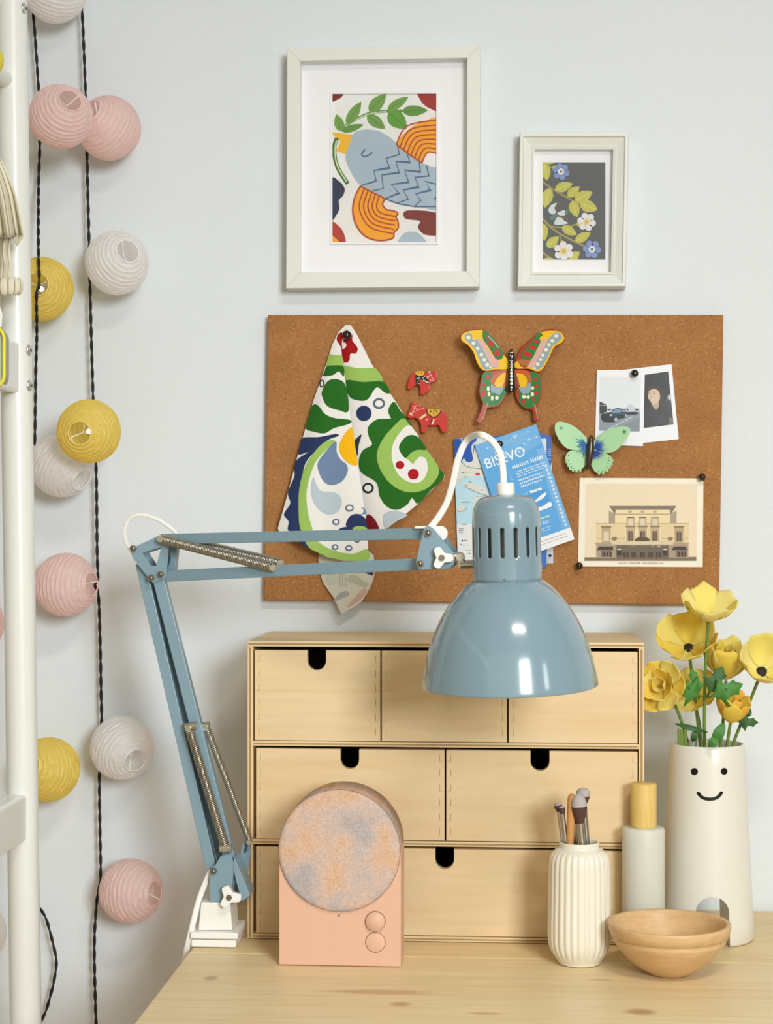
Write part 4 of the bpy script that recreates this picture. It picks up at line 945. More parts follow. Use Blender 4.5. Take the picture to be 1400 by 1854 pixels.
def art2(a):
    a.poly([(660, 1095), (760, 1110), (900, 1105), (1010, 1130), (960, 1210), (860, 1290), (760, 1260), (690, 1200)], '#1a100c'); a.poly([(690, 1100), (760, 1095), (880, 1095), (985, 1120), (940, 1200), (850, 1268), (770, 1240), (700, 1180)], '#d9a92b')
    for x, y in ((760, 1140), (830, 1180), (900, 1140), (850, 1110)): a.dot(x, y, 22, '#8f8a22', new=False)
    a.stroke([(520, 1315), (590, 1260), (660, 1215)], 46, '#e6d79a'); a.stroke([(790, 1440), (825, 1380), (835, 1320)], 30, '#efe3c2'); a.stroke([(790, 1290), (770, 1360), (755, 1450)], 14, '#1a100c')
    a.stroke([(300, 1200), (345, 1160), (400, 1050), (440, 995)], 14, '#f0b9a8'); a.stroke([(350, 1020), (400, 1050), (470, 1100), (620, 1070)], 13, '#f0b9a8'); a.stroke([(470, 1100), (400, 1150), (345, 1165)], 11, '#f0b9a8'); a.dot(300, 1195, 24, '#f3d9d0'); a.dot(335, 1225, 18, '#f3d9d0'); a.dot(515, 1012, 14, '#f3d9d0'); a.stroke([(650, 1350), (700, 1320)], 20, '#f0c3b0')
horse('red painted horse charm facing the butterfly side, with black dotted harness', z6([(400, 232), (300, 320), (250, 440), (225, 610), (260, 635), (350, 600), (400, 545), (515, 560), (520, 740), (570, 755), (700, 700), (735, 620), (740, 520), (800, 480), (880, 440), (910, 330), (900, 215), (850, 205), (790, 250), (700, 230), (620, 260), (540, 225)]), art1, YC - .0075)
horse('red painted horse charm with yellow saddle facing the printed fabric', z6([(345, 905), (395, 955), (500, 990), (620, 1050), (690, 1120), (780, 1150), (900, 1130), (1020, 1140), (1110, 1190), (1145, 1300), (1150, 1450), (1135, 1590), (1040, 1630), (985, 1540), (950, 1460), (800, 1475), (690, 1470), (670, 1590), (600, 1640), (545, 1600), (540, 1450), (470, 1330), (400, 1290), (300, 1300), (228, 1270), (250, 1180), (300, 1050)]), art2, YC - .0085)

# ---------------------------------------------------------------- painted butterfly
def wing(root, name, outline, tx, base_y, rise, m, thick=.0022, hinge=None, sgn=-1, bev=.0008):
    """outline px; the plane rises away from the board from the hinge pixel x outwards"""
    S = lambda x, y: at(x, y, base_y - rise * max(0, sgn * (x - hinge)))
    pts = [(p.x, p.y) for p in catmull(outline, True, 3)]
    P = [S(x, y) for x, y in pts]; b = MB(); b.prism(P, Vector((0, thick, 0)), m); b.build(name, root, bevel=bev)
    return S
def z8(L): return [(825 + x / 6.829, 580 + y / 6.829) for x, y in L]
bf = thing('painted_butterfly', 'large glossy painted butterfly with red and yellow wings on the cork board', 'ornament', at(926, 765, YC))
WR = mat('#a5371f', .25, var=.08, coat=.4); WO = mat('#b06a34', .3, var=.08, coat=.4)
hx = 925.5
LU = z8([(345, 122), (250, 108), (140, 130), (75, 170), (62, 230), (90, 270), (150, 310), (220, 400), (255, 500), (310, 600), (380, 632), (490, 612), (650, 602), (655, 500), (600, 440), (540, 330), (450, 215), (390, 150)])
RU = z8([(738, 500), (755, 440), (830, 320), (960, 210), (1060, 135), (1180, 103), (1290, 128), (1345, 180), (1352, 240), (1310, 290), (1235, 330), (1185, 420), (1130, 540), (1070, 622), (1000, 640), (900, 602), (738, 602)])
LL = z8([(650, 604), (490, 612), (350, 640), (312, 740), (290, 880), (310, 970), (335, 1040), (275, 1200), (262, 1250), (300, 1275), (345, 1245), (390, 1095), (500, 1075), (560, 1040), (640, 900), (655, 760)])
RL = z8([(735, 604), (735, 900), (790, 1030), (870, 1095), (950, 1110), (965, 1230), (1000, 1250), (1045, 1225), (1000, 1060), (1055, 950), (1072, 790), (1035, 660), (900, 620)])
S1 = wing(bf, 'upper_wing', LU, 0, YC - .0075, .00020, WR, hinge=hx, sgn=-1); S2 = wing(bf, 'upper_wing', RU, 0, YC - .0075, .00010, WR, hinge=hx, sgn=1)
S3 = wing(bf, 'lower_wing', LL, 0, YC - .0065, .00018, WR, hinge=hx, sgn=-1); S4 = wing(bf, 'lower_wing', RL, 0, YC - .0065, .00010, WR, hinge=hx, sgn=1)
YB_, BLW, PKW, GRW, RDW, CRW = '#f3c312', '#94a9b6', '#dfb0a4', '#2d7d3c', '#c92a1f', '#ece8cf'
def mk(S): return Art(S, 825, 580, 6.829, rough=.2, spec=.5, start=2e-4, step=2.5e-5)
a = mk(S1)
a.poly([(335, 130), (250, 124), (150, 140), (80, 180), (70, 230), (95, 265), (155, 305), (225, 400), (262, 510), (315, 595), (385, 625), (490, 606), (645, 598), (650, 500), (595, 430), (560, 480), (500, 480), (420, 350), (350, 240)], YB_)
a.poly([(120, 180), (160, 155), (205, 180), (210, 235), (290, 240), (360, 340), (430, 450), (520, 500), (535, 570), (440, 600), (370, 608), (320, 560), (280, 450), (230, 350), (170, 285), (120, 235)], BLW)
a.poly([(270, 235), (335, 240), (400, 350), (470, 450), (540, 510), (520, 575), (450, 570), (400, 480), (340, 360)], PKW)
a.poly([(340, 140), (400, 155), (480, 240), (545, 330), (590, 420), (575, 470), (530, 480), (470, 420), (400, 320), (340, 230)], GRW)
for x, y, r in ((160, 212, 24), (222, 283, 24), (274, 347, 23), (320, 424, 23), (356, 488, 24), (392, 550, 26), (432, 582, 15)): a.dot(x, y, r, CRW)
for x, y, r in ((440, 290, 42), (515, 400, 45), (400, 215, 22)): a.dot(x, y, r, RDW, r * .8, rot=.9)
a.stroke([(400, 190), (470, 260), (530, 340)], 16, '#9fb6a4'); a.build('wing_paint', bf)
a = mk(S2)
a.poly([(1060, 150), (1180, 130), (1285, 140), (1335, 190), (1340, 240), (1300, 282), (1225, 325), (1175, 420), (1120, 535), (1065, 612), (1000, 630), (900, 596), (742, 590), (742, 510), (780, 520), (810, 570), (900, 560), (1000, 240)], YB_)
a.poly([(1230, 155), (1290, 165), (1315, 215), (1260, 275), (1200, 320), (1150, 430), (1100, 530), (1050, 595), (990, 610), (960, 585), (1020, 470), (1090, 330), (1150, 230)], BLW)
a.poly([(1060, 240), (1140, 235), (1100, 330), (1020, 470), (960, 590), (880, 560), (940, 480), (1000, 380)], PKW)
a.poly([(810, 480), (760, 490), (800, 545), (885, 570), (940, 480), (960, 420)], '#b5703c')
a.poly([(985, 200), (1040, 150), (1080, 185), (1040, 215), (1050, 270), (1000, 370), (940, 480), (850, 485), (815, 440), (850, 370), (930, 290)], GRW)
for x, y, r in ((890, 420, 52), (955, 335, 42), (1005, 268, 33)): a.dot(x, y, r, RDW, r * .7, rot=.4)
for x, y, r in ((1246, 195, 24), (1198, 253, 24), (1156, 303, 22), (1120, 365, 25), (1080, 430, 22), (1050, 485, 22), (1016, 543, 24), (980, 593, 16)): a.dot(x, y, r, CRW)
a.build('wing_paint', bf)
a = mk(S3)
a.poly([(440, 640), (350, 650), (325, 740), (305, 880), (325, 970), (380, 1040), (500, 1050), (545, 1020), (630, 890), (600, 830), (520, 920), (440, 830), (460, 720), (440, 680)], GRW)
a.poly([(460, 690), (540, 640), (645, 615), (645, 760), (600, 830), (440, 780)], '#c2663a'); a.poly([(620, 655), (560, 670), (490, 760), (490, 810), (540, 830), (590, 800)], YB_)
a.poly([(440, 790), (490, 820), (590, 820), (580, 870), (540, 925), (490, 900), (445, 890)], BLW)
for x, y, rx, ry in ((405, 845, 18, 32), (415, 912, 18, 30), (453, 962, 16, 34), (512, 958, 23, 25)): a.dot(x, y, rx, CRW, ry)
for x, y in ((400, 700), (360, 795), (350, 880), (340, 930), (360, 905)): a.dot(x, y, 24, RDW)
a.stroke([(400, 1020), (370, 1130), (335, 1230)], 12, '#cba07a'); a.stroke([(395, 1060), (350, 1220)], 5, '#5f2a18'); a.build('wing_paint', bf)
a = mk(S4)
a.poly([(930, 635), (1020, 665), (1055, 790), (1040, 940), (990, 1040), (940, 1085), (870, 1075), (805, 1030), (790, 900), (760, 850), (880, 900), (930, 790), (940, 740)], GRW)
a.poly([(742, 615), (900, 630), (940, 720), (930, 800), (860, 830), (780, 800), (760, 700)], '#b5653a'); a.poly([(742, 612), (850, 625), (920, 650), (880, 670), (742, 650)], '#d8551f')
a.poly([(755, 660), (830, 665), (880, 720), (880, 800), (850, 830), (800, 815), (780, 740)], YB_); a.poly([(785, 825), (860, 830), (900, 780), (935, 790), (920, 890), (880, 905), (820, 900)], BLW)
for x, y, rx, ry in ((953, 838, 20, 22), (950, 914, 22, 28), (898, 948, 23, 24), (846, 946, 26, 24)): a.dot(x, y, rx, CRW, ry)
for x, y in ((990, 730), (1000, 815), (1000, 900), (965, 975), (845, 1005)): a.dot(x, y, 24, RDW)
a.stroke([(975, 1040), (1000, 1130), (1015, 1220)], 12, '#cba07a'); a.build('wing_paint', bf)
b = MB(); p = [at(*z8([q])[0], YC - .0125) for q in ((688, 360), (690, 430), (690, 480), (690, 560), (690, 650), (690, 760), (690, 850), (690, 890))]
K8 = mpp(926, 690, YC) / 6.829
b.tube(p, 1, BLACK, 16, rad=[q * K8 for q in (14, 44, 34, 36, 44, 52, 60, 30)]); b.build('body', bf)
a = Art(lambda x, y: at(x, y, YC - .0125 - .0006 - .0048), 825, 580, 6.829, rough=.3, start=0)
def bs(x, y): 
    zx = (x - 825) * 6.829; zy = (y - 580) * 6.829; r = lerp_tab([(360, 14), (430, 44), (480, 34), (560, 36), (650, 44), (760, 52), (850, 60), (890, 30)], zy); d = abs(zx - 690)
    return at(x, y, YC - .0125 - math.sqrt(max(0, r * r - d * d)) * K8 - .0002)
a = Art(bs, 825, 580, 6.829, rough=.3, start=1e-4, sub=1.5)
for x, y, r in ((680, 400, 8), (702, 398, 10), (676, 432, 8), (704, 434, 8), (676, 500, 6), (704, 500, 6), (690, 520, 7), (676, 545, 6), (704, 545, 7), (678, 577, 6), (702, 577, 6), (690, 615, 15), (690, 655, 18), (692, 692, 19), (690, 735, 19), (692, 782, 18), (692, 828, 13), (690, 858, 9)): a.dot(x, y, r, '#e9e4cf', new=False, n=10)
a.build('body_dots', bf)

# ---------------------------------------------------------------- instant photographs
PAPW = mat('#e8eaf0', .35, var=.01)
def card(root, pts, yf, m=PAPW, th=.0006, name='paper'):
    b = MB(); b.plate(pts, yf, yf + th, m); b.build(name, root)
def z5(L): return [(1070 + x / 8.235, 650 + y / 8.235) for x, y in L]
y2 = YC - .0012
ph2 = thing('instant_photo', 'instant photo of a smiling dark-haired woman pinned beneath another photo', 'photo', at(1195, 800, YC))
card(ph2, z5([(488, 160), (1205, 78), (1312, 1195), (690, 1262)]), y2)
a = Art(plane(y2), 1070, 650, 8.235, rough=.25, spec=.5, clip=[(805, 235), (1155, 185), (1235, 975), (790, 1030)])
a.emit([(805, 235), (1155, 185), (1235, 975), (790, 1030)], '#0e0d11')
a.poly([(1110, 640), (1160, 520), (1200, 540), (1200, 650), (1150, 640)], '#4a5350'); a.poly([(1150, 560), (1180, 535), (1190, 600), (1160, 600)], '#c5cac6')
a.poly([(780, 1040), (785, 800), (850, 700), (960, 690), (1090, 640), (1180, 640), (1260, 850), (1260, 1000)], '#2b2a2d')
a.poly([(858, 600), (832, 520), (846, 430), (915, 388), (1000, 400), (1068, 470), (1092, 590), (1090, 700), (1060, 790), (1000, 770), (960, 740), (890, 700)], '#33201b')
a.poly([(905, 660), (1030, 650), (1030, 690), (980, 755), (930, 710)], '#b8a08a')
a.poly([(862, 500), (885, 452), (940, 438), (1000, 455), (1030, 520), (1028, 600), (990, 655), (925, 668), (880, 620), (855, 570)], '#d3b8a2')
a.poly([(930, 420), (1000, 412), (1062, 480), (1086, 600), (1080, 710), (1030, 790), (1012, 700), (1030, 620), (1030, 530), (1000, 470), (940, 446), (880, 468), (868, 455)], '#33201b')
a.stroke([(1050, 520), (1062, 620), (1045, 740)], 7, '#4a2f27')
a.stroke([(868, 530), (890, 526)], 8, '#5a4038', False); a.stroke([(925, 517), (958, 520)], 8, '#5a4038', False); a.stroke([(862, 512), (888, 505)], 7, '#3a2620', False); a.stroke([(920, 492), (968, 497)], 7, '#3a2620', False)
a.stroke([(905, 540), (895, 575), (915, 582)], 8, '#b08f78'); a.poly([(895, 602), (930, 606), (960, 592), (945, 618), (912, 624)], '#efe2da'); a.stroke([(892, 600), (925, 628), (963, 590)], 5, '#a8675c')
a.stroke([(910, 690), (975, 770), (1020, 700)], 8, '#55504c'); a.poly([(990, 860), (1090, 870), (1110, 960), (1000, 960)], '#3a3440'); a.poly([(1170, 880), (1240, 900), (1240, 990), (1180, 985)], '#6b665c')
a.build('photo_print', ph2)
y1 = YC - .0024
ph1 = thing('instant_photo', 'instant photo of a dark parked car overlapping the woman photo', 'photo', at(1130, 806, YC))
card(ph1, z5([(92, 164), (772, 160), (780, 1300), (62, 1278)]), y1)
cq = [(137, 262), (748, 268), (728, 1082), (124, 1070)]
a = Art(plane(y1), 1070, 650, 8.235, rough=.25, spec=.5, clip=cq)
a.emit(cq, '#dbe1e7')
a.emit([(120, 800), (760, 770), (760, 1100), (120, 1100)], '#8b949f')
a.poly([(500, 770), (560, 690), (600, 680), (680, 740), (740, 760), (740, 790), (500, 790)], '#c3cbd3'); a.emit([(120, 690), (240, 700), (235, 800), (120, 820)], '#2c3036'); a.emit([(120, 630), (165, 645), (245, 690), (120, 690)], '#3a4048')
for x in (260, 290, 480, 510, 550, 670, 700): a.dot(x, 755, 16, '#4a525c', new=False)
a.poly([(500, 800), (560, 790), (690, 790), (690, 825), (560, 840), (500, 835)], '#20272f')
a.poly([(150, 880), (160, 830), (200, 800), (300, 790), (320, 760), (380, 735), (450, 740), (480, 785), (540, 790), (540, 860), (500, 880), (420, 900), (380, 940), (200, 940), (170, 915)], '#16222c')
a.poly([(330, 770), (385, 748), (440, 750), (455, 790), (350, 805), (310, 815)], '#6f90b4'); a.poly([(300, 812), (360, 805), (460, 795), (520, 800), (520, 830), (400, 830), (330, 850)], '#2b4a56')
a.dot(376, 905, 22, '#c9ced2', 32); a.dot(376, 905, 12, '#8c9296', 20); a.dot(525, 845, 12, '#b4babf', 22); a.dot(300, 838, 22, '#c3cbb9', 14); a.dot(215, 805, 28, '#8d969c', 12)
a.emit([(200, 1075), (240, 1065), (640, 860), (610, 862)], '#d2d8de'); a.emit([(330, 1075), (720, 880), (740, 1100), (330, 1100)], '#7c8793')
a.build('photo_print', ph1)
pin('black round pin fixing the two instant photos', 1149.5, 676, y2 - .0012)

# ---------------------------------------------------------------- postcard of a theatre
yp = YC - .0016
pc = thing('postcard', 'cream postcard with a sepia theatre facade pinned to the cork board', 'postcard', at(1160, 1028, YC))
def z3(L): return [(980 + x / 4.1176, 640 + y / 4.1176) for x, y in L]
card(pc, z3([(287, 927), (1211, 932), (1205, 1593), (275, 1588)]), yp, mat('#f0e9d6', .5, var=.01))
a = Art(plane(yp), 1040, 890, 5.833, rough=.5)
SE = ['#e9dabb', '#e4cf9f', '#8c7b68', '#6c5d50', '#5a4840', '#b7a68b', '#d8c6a0', '#a5937a', '#4a3430']
a.emit([(119, -84), (1300, -82), (1292, 730), (112, 730)], '#ead9bb')
a.emit([(108, 695), (1290, 690), (1290, 732), (108, 732)], '#7d6c58')
a.emit([(230, 335), (1212, 332), (1208, 700), (228, 700)], '#e2cda0'); a.emit([(365, 203), (432, 230), (432, 335), (365, 335)], '#a89a82', False); a.emit([(1015, 230), (1082, 203), (1082, 332), (1015, 335)], '#a89a82', False)
a.emit([(432, 190), (1015, 190), (1015, 340), (432, 340)], '#ecd7aa'); a.emit([(368, 152), (1080, 152), (1020, 240), (1010, 192), (440, 192), (430, 240)], '#857362')
a.emit([(432, 234), (1012, 234), (1012, 243), (432, 243)], '#a5917a'); a.emit([(225, 333), (1214, 333), (1214, 339), (225, 339)], '#b9a684', False); a.emit([(240, 490), (1200, 490), (1200, 497), (240, 497)], '#c9b48c')
for x in (590, 722, 852): a.dot(x, 212, 20, '#b9a684', 14, new=False)
for x in (595, 722, 852):
    a.emit([(x - 42, 270), (x + 42, 270), (x + 46, 360), (x - 46, 360)], '#c3b08c'); a.emit([(x - 38, 268), (x + 38, 268), (x + 38, 276), (x - 38, 276)], '#8d7a63', False); a.emit([(x - 24, 292), (x + 24, 292), (x + 24, 356), (x - 24, 356)], '#d9cdb4')
    a.emit([(x - 55, 362), (x + 55, 362), (x + 50, 378), (x - 50, 378)], '#8d7a63'); a.emit([(x - 44, 378), (x + 44, 378), (x + 44, 520), (x - 44, 520)], '#c0ab86'); a.emit([(x - 28, 415), (x + 28, 415), (x + 28, 520), (x - 28, 520)], '#8a745c')
    for d in (-15, 15): a.emit([(x + d - 8, 425), (x + d + 8, 425), (x + d + 8, 515), (x + d - 8, 515)], '#5d473c' if d < 0 else '#70584a', d < 0)
    a.emit([(x - 60, 395), (x - 48, 395), (x - 48, 520), (x - 60, 520)], '#ecdcb8'); a.emit([(x + 48, 395), (x + 60, 395), (x + 60, 520), (x + 48, 520)], '#ecdcb8', False)
for x in (338, 1108):
    a.emit([(x - 56, 366), (x + 56, 366), (x + 50, 380), (x - 50, 380)], '#857158'); a.emit([(x - 46, 380), (x + 46, 380), (x + 42, 545), (x - 42, 545)], '#b7a381'); a.emit([(x - 28, 420), (x + 28, 420), (x + 28, 525), (x - 28, 525)], '#d9cbb0' if x < 500 else '#8d7a66')
    if x > 500:
        for d in (-14, 12): a.emit([(x + d - 9, 430), (x + d + 9, 430), (x + d + 9, 520), (x + d - 9, 520)], '#604c40', d < 0)
a.dot(425, 497, 28, '#8b7560', 20); a.dot(1014, 497, 28, '#8b7560', 20); a.poly([(650, 520), (660, 490), (720, 480), (780, 490), (788, 520)], '#5c493c')
a.emit([(395, 525), (1045, 525), (1045, 562), (395, 562)], '#d8c8a4'); a.emit([(220, 541), (395, 541), (395, 556), (220, 556)], '#b29d7c', False); a.emit([(1045, 541), (1215, 541), (1215, 556), (1045, 556)], '#b29d7c', False)
a.emit([(235, 560), (1205, 560), (1205, 700), (235, 700)], '#a8977f'); a.emit([(445, 568), (995, 568), (995, 700), (445, 700)], '#6f6152')
for x in (535, 615, 720, 815, 900): a.dot(x, 578, 24, '#e8dcc0', 6, new=False)
for x in (528, 560, 615, 640, 705, 735, 795, 820, 875, 905): a.emit([(x - 11, 640), (x + 11, 640), (x + 11, 695), (x - 11, 695)], '#463a31', x == 528)
for x in (475, 962): a.emit([(x - 24, 602), (x + 24, 602), (x + 24, 675), (x - 24, 675)], '#3f352d', x == 475); a.emit([(x - 20, 604), (x + 20, 604), (x + 20, 616), (x - 20, 616)], '#e8dcc0')
for x0_, x1_ in ((238, 410), (1028, 1198)):
    a.emit([(x0_ + 25, 580), (x1_ - 25 if x0_ > 500 else x1_, 580), (x1_, 618), (x0_, 618)], '#463632'); a.emit([(x0_ + 45, 622), (x1_ - 15, 622), (x1_ - 15, 690), (x0_ + 45, 690)], '#7a675a')
    for k in range(3): a.emit([(x0_ + 70 + 34 * k, 640), (x0_ + 88 + 34 * k, 640), (x0_ + 88 + 34 * k, 690), (x0_ + 70 + 34 * k, 690)], '#4a2c2a', k == 0)
a.text('LUCAS THEATRE, SAVANNAH, GA', 468, 762, 16, '#a38f78', sx=1.36)
a.build('theatre_print', pc)
pin('black round pin at the top corner of the postcard', 1271.5, 864, yp); pin('black round pin at the lower corner of the postcard', 1049, 1024.5, yp)

# ---------------------------------------------------------------- leaflets
def z2(L): return [(780 + x / 5, 760 + y / 5) for x, y in L]
LEAFSP = .35
y0 = YC - .0012
gb = thing('grey_leaflet', 'grey leaflet with a dark round emblem, only a corner showing under others', 'leaflet', at(1000, 1020, YC))
card(gb, z2([(640, 600), (1098, 600), (1111, 1300), (650, 1300)]), y0, mat('#c3c6cf', .5))
a = Art(plane(y0), 780, 760, 5); a.dot(1080, 1230, 15, '#2f3358'); a.stroke([(1055, 1290), (1065, 1270), (1062, 1245)], 8, '#8fae9a'); a.build('leaflet_print', gb)
y0 = YC - .0022
db = thing('blue_booklet', 'dark blue booklet tucked behind the map and the light blue leaflet', 'leaflet', at(985, 1028, YC))
card(db, z2([(540, 150), (985, 115), (1098, 150), (1096, 430), (1060, 900), (1048, 1340), (560, 1345)]), y0, mat('#2f62b4', .4, var=.06))
a = Art(plane(y0), 780, 760, 5)
a.emit([(1000, 172), (1046, 170), (1050, 430), (1000, 420)], '#e4e8ee'); a.emit([(1085, 430), (1096, 380), (1096, 560), (1092, 560)], '#d7e3ee')
for k, y in enumerate((265, 285, 302, 320, 345, 358)): a.emit([(1058, y), (1090, y), (1090, y + 6), (1058, y + 6)], '#9fbce4', k == 0)
a.emit([(1000, 1200), (1022, 1200), (1022, 1335), (1000, 1335)], '#4671c0'); a.build('booklet_print', db)
def mapy(px, py): return at(px, py, YC - .0035 - .002 * math.sin((px - 820) / 22.0))
mp_ = thing('folded_map', 'folded coastal map with pale sea pinned behind the lamp head', 'map', at(880, 1013, YC))
mo = [(206, 172), (400, 162), (620, 170), (620, 1275), (420, 1280), (372, 1275), (248, 1265), (244, 1150), (222, 600)]
a = Art(mapy, 780, 760, 5, sub=14, start=0); a.emit(mo, '#b9dcea'); a.build('sheet', mp_)
a = Art(mapy, 780, 760, 5, sub=14, start=2e-4, clip=[(207, 172), (620, 166), (620, 1275), (246, 1262)])
a.poly([(195, 160), (400, 160), (405, 210), (390, 290), (380, 370), (330, 380), (300, 350), (270, 385), (240, 350), (200, 330)], '#2156b0'); a.poly([(270, 165), (330, 160), (320, 200), (290, 215)], '#8aa0dc')
a.poly([(385, 210), (620, 190), (620, 500), (500, 520), (420, 510), (330, 520), (240, 540), (215, 560), (205, 480), (240, 390), (300, 380), (380, 370)], '#dcdcd6')
a.stroke([(275, 380), (330, 425), (420, 440), (520, 450)], 7, '#7e8f86'); a.stroke([(230, 490), (330, 480), (420, 470)], 8, '#d9cfa6'); a.poly([(400, 495), (420, 482), (442, 480), (440, 505)], '#c9333b')
a.poly([(300, 600), (330, 570), (400, 580), (460, 600), (500, 640), (520, 680), (430, 660), (370, 630)], '#d8d9d3'); a.stroke([(300, 600), (370, 635), (430, 662), (520, 690)], 6, '#8c9488')
a.poly([(245, 790), (290, 775), (320, 790), (310, 815), (245, 830)], '#d8d9cf'); a.stroke([(245, 832), (310, 818), (322, 792)], 5, '#8c9488'); a.poly([(370, 740), (410, 700), (450, 690), (430, 720), (390, 750)], '#d8d9cf'); a.poly([(215, 545), (260, 540), (270, 560), (220, 575)], '#d3d5cc')
a.emit([(230, 950), (620, 930), (620, 1280), (230, 1280)], '#e3e5e8')
for k, (x, y, l_) in enumerate(((280, 475, 25), (310, 590, 30), (350, 560, 20), (450, 635, 25), (285, 742, 70), (415, 690, 60), (300, 515, 30), (280, 945, 50), (255, 985, 40), (255, 1000, 44), (255, 1015, 40), (262, 1030, 30), (300, 1090, 30), (265, 1125, 20), (290, 1130, 60), (320, 1180, 40), (330, 1210, 35))): a.emit([(x, y), (x + l_, y - 2), (x + l_, y + 5), (x, y + 7)], '#7d858c', k == 0)
a.dot(287, 1094, 8, '#23262a'); a.stroke([(245, 300), (270, 265), (262, 280)], 9, '#e9edf4'); a.build('map_print', mp_)
LQ = [Vector(q) for q in ((400, 232), (955, 40), (1303, 1082), (748, 1276))]
def leafl(px, py): return at(px, py, YC - .0062 - .0035 * math.sin(max(0, min(1, (py - 765) / 250)) * PI))
bl = thing('blue_leaflet', 'light blue boat trip leaflet reading BISEVO pinned at a slant over the map', 'leaflet', at(970, 1012, YC))
a = Art(leafl, 780, 760, 5, sub=14, start=0); a.emit([tuple(q) for q in LQ], '#5fa9e4'); a.build('sheet', bl)
a = Art(leafl, 780, 760, 5, sub=14, start=2e-4, clip=[tuple(q) for q in LQ])
ux = (LQ[1] - LQ[0]).normalized(); uy = (LQ[3] - LQ[0]).normalized(); AN = math.atan2(ux.y, ux.x); Wl = (LQ[1] - LQ[0]).length; Hl = (LQ[3] - LQ[0]).length
def q(u, v): p = LQ[0] + ux * (u * Wl) + uy * (v * Hl); return (p.x, p.y)
a.emit([q(0, 0), q(1, 0), q(1, .16), q(.6, .2), q(0, .17)], '#72b2e6'); a.emit([q(.87, .2), q(1, .2), q(1, .92), q(.87, .92)], '#79b5e9')
a.emit([q(-.01, .895), q(1.01, .895), q(1.01, 1.01), q(-.01, 1.01)], '#eef1f5')
rnd = random.Random(3); pts = [(rnd.random() * .9 + .05, rnd.random() * .17 + .02) for _ in range(20)]
for k, (u, v) in enumerate(pts):
    a.dot(*q(u, v), 7, '#e2f1fc', new=(k == 0))
    if k: a.stroke([q(u, v), q(*pts[k - 1])], 1.6, '#a9d2f2', False, new=(k == 1))
p0 = q(.05, .215); a.text('BISEVO', p0[0], p0[1], 92, '#f3f7fa', AN, .92)
def words(u, v, n, h, col, ln=.05, gap=.012):
    for k in range(n):
        l_ = ln * (.6 + .8 * rnd.random()); a.emit([q(u, v), q(u + l_, v), q(u + l_, v + h), q(u, v + h)], col, k == 0); u += l_ + gap
words(.44, .260, 9, .026, '#e9f3fb', .016, .014); words(.74, .255, 6, .030, '#e9f3fb', .016, .014)
for r_ in range(3): words(.47, .315 + .020 * r_, 8, .008, '#cfe6f7', .045)
words(.47, .385, 14, .014, '#dcedf9', .018, .012); words(.47, .412, 13, .014, '#dcedf9', .018, .012); words(.47, .44, 12, .014, '#dcedf9', .018, .012)
words(.58, .505, 2, .018, '#eef6fc', .1)
a.emit([q(.52, .53), q(.82, .53), q(.82, .68), q(.52, .68)], '#4d9ade'); a.poly([q(.60, .60), q(.68, .575), q(.80, .555), q(.79, .58), q(.7, .6)], '#f2f6fa'); a.poly([q(.54, .68), q(.6, .65), q(.7, .655), q(.82, .64), q(.82, .68)], '#eef4f8'); a.dot(*q(.56, .60), 20, '#f0f3f6')
p0 = q(.50, .80); a.text('00 Kn', p0[0], p0[1], 36, '#e6f2fb', AN); words(.5, .74, 3, .014, '#bfe0c6', .07); words(.48, .83, 4, .006, '#b9dcf5', .06); words(.48, .85, 3, .006, '#b9dcf5', .06)
for k in range(16): a.emit([q(.92, .34 + .034 * k), q(.96, .34 + .034 * k), q(.96, .362 + .034 * k), q(.92, .362 + .034 * k)], '#c7e2f6', k == 0)
words(.45, .925, 8, .006, '#b3a9a6', .05); words(.45, .95, 7, .006, '#c0b3ae', .06)
a.stroke([q(.22, .30), q(.20, .4), q(.24, .5)], 7, '#9dcdf0'); a.stroke([q(.36, .30), q(.38, .4), q(.34, .5)], 7, '#9dcdf0'); a.stroke([q(.20, .5), q(.4, .52), q(.62, .50)], 4, '#c3e2f7')
a.build('leaflet_print', bl)
pin('black round pin holding the light blue leaflet, partly behind the lamp cable', 905, 804, YC - .0078, 6.4)

# ---------------------------------------------------------------- green butterfly
def z7(L): return [(990 + x / 8.75, 755 + y / 8.75) for x, y in L]
gbf = thing('green_butterfly', 'pale green paper butterfly with blue centre on the cork board', 'ornament', at(1070, 858, YC))
GR = mat('#a9d6a4', .5, var=.03); hx2 = 1068
GU1 = z7([(640, 355), (600, 290), (480, 180), (350, 105), (220, 72), (150, 95), (128, 170), (150, 270), (220, 400), (310, 490), (400, 520), (500, 530), (640, 520)])
GU2 = z7([(750, 380), (850, 290), (960, 205), (1100, 162), (1230, 150), (1310, 170), (1330, 215), (1290, 310), (1200, 430), (1100, 530), (1000, 565), (900, 560), (750, 520)])
def scal(pts, a0, a1, n, amp, cxy):
    return pts
GL1 = z7([(640, 500), (500, 520), (390, 530), (320, 575), (300, 640), (303, 690), (330, 760), (380, 830), (450, 855), (530, 845), (590, 790), (630, 730)])
GL2 = z7([(750, 500), (900, 540), (980, 600), (1035, 645), (1045, 710), (1020, 770), (980, 830), (900, 885), (830, 895), (760, 860), (715, 780), (710, 720), (740, 620)])
T1 = wing(gbf, 'upper_wing', GU1, 0, YC - .011, .00014, GR, .0009, hx2, -1, .0002); T2 = wing(gbf, 'upper_wing', GU2, 0, YC - .011, .00009, GR, .0009, hx2, 1, .0002)
T3 = wing(gbf, 'lower_wing', GL1, 0, YC - .0095, .00012, GR, .0009, hx2, -1, .0002); T4 = wing(gbf, 'lower_wing', GL2, 0, YC - .0095, .00008, GR, .0009, hx2, 1, .0002)
def mk7(S): return Art(S, 990, 755, 8.75, rough=.5, start=2e-4)
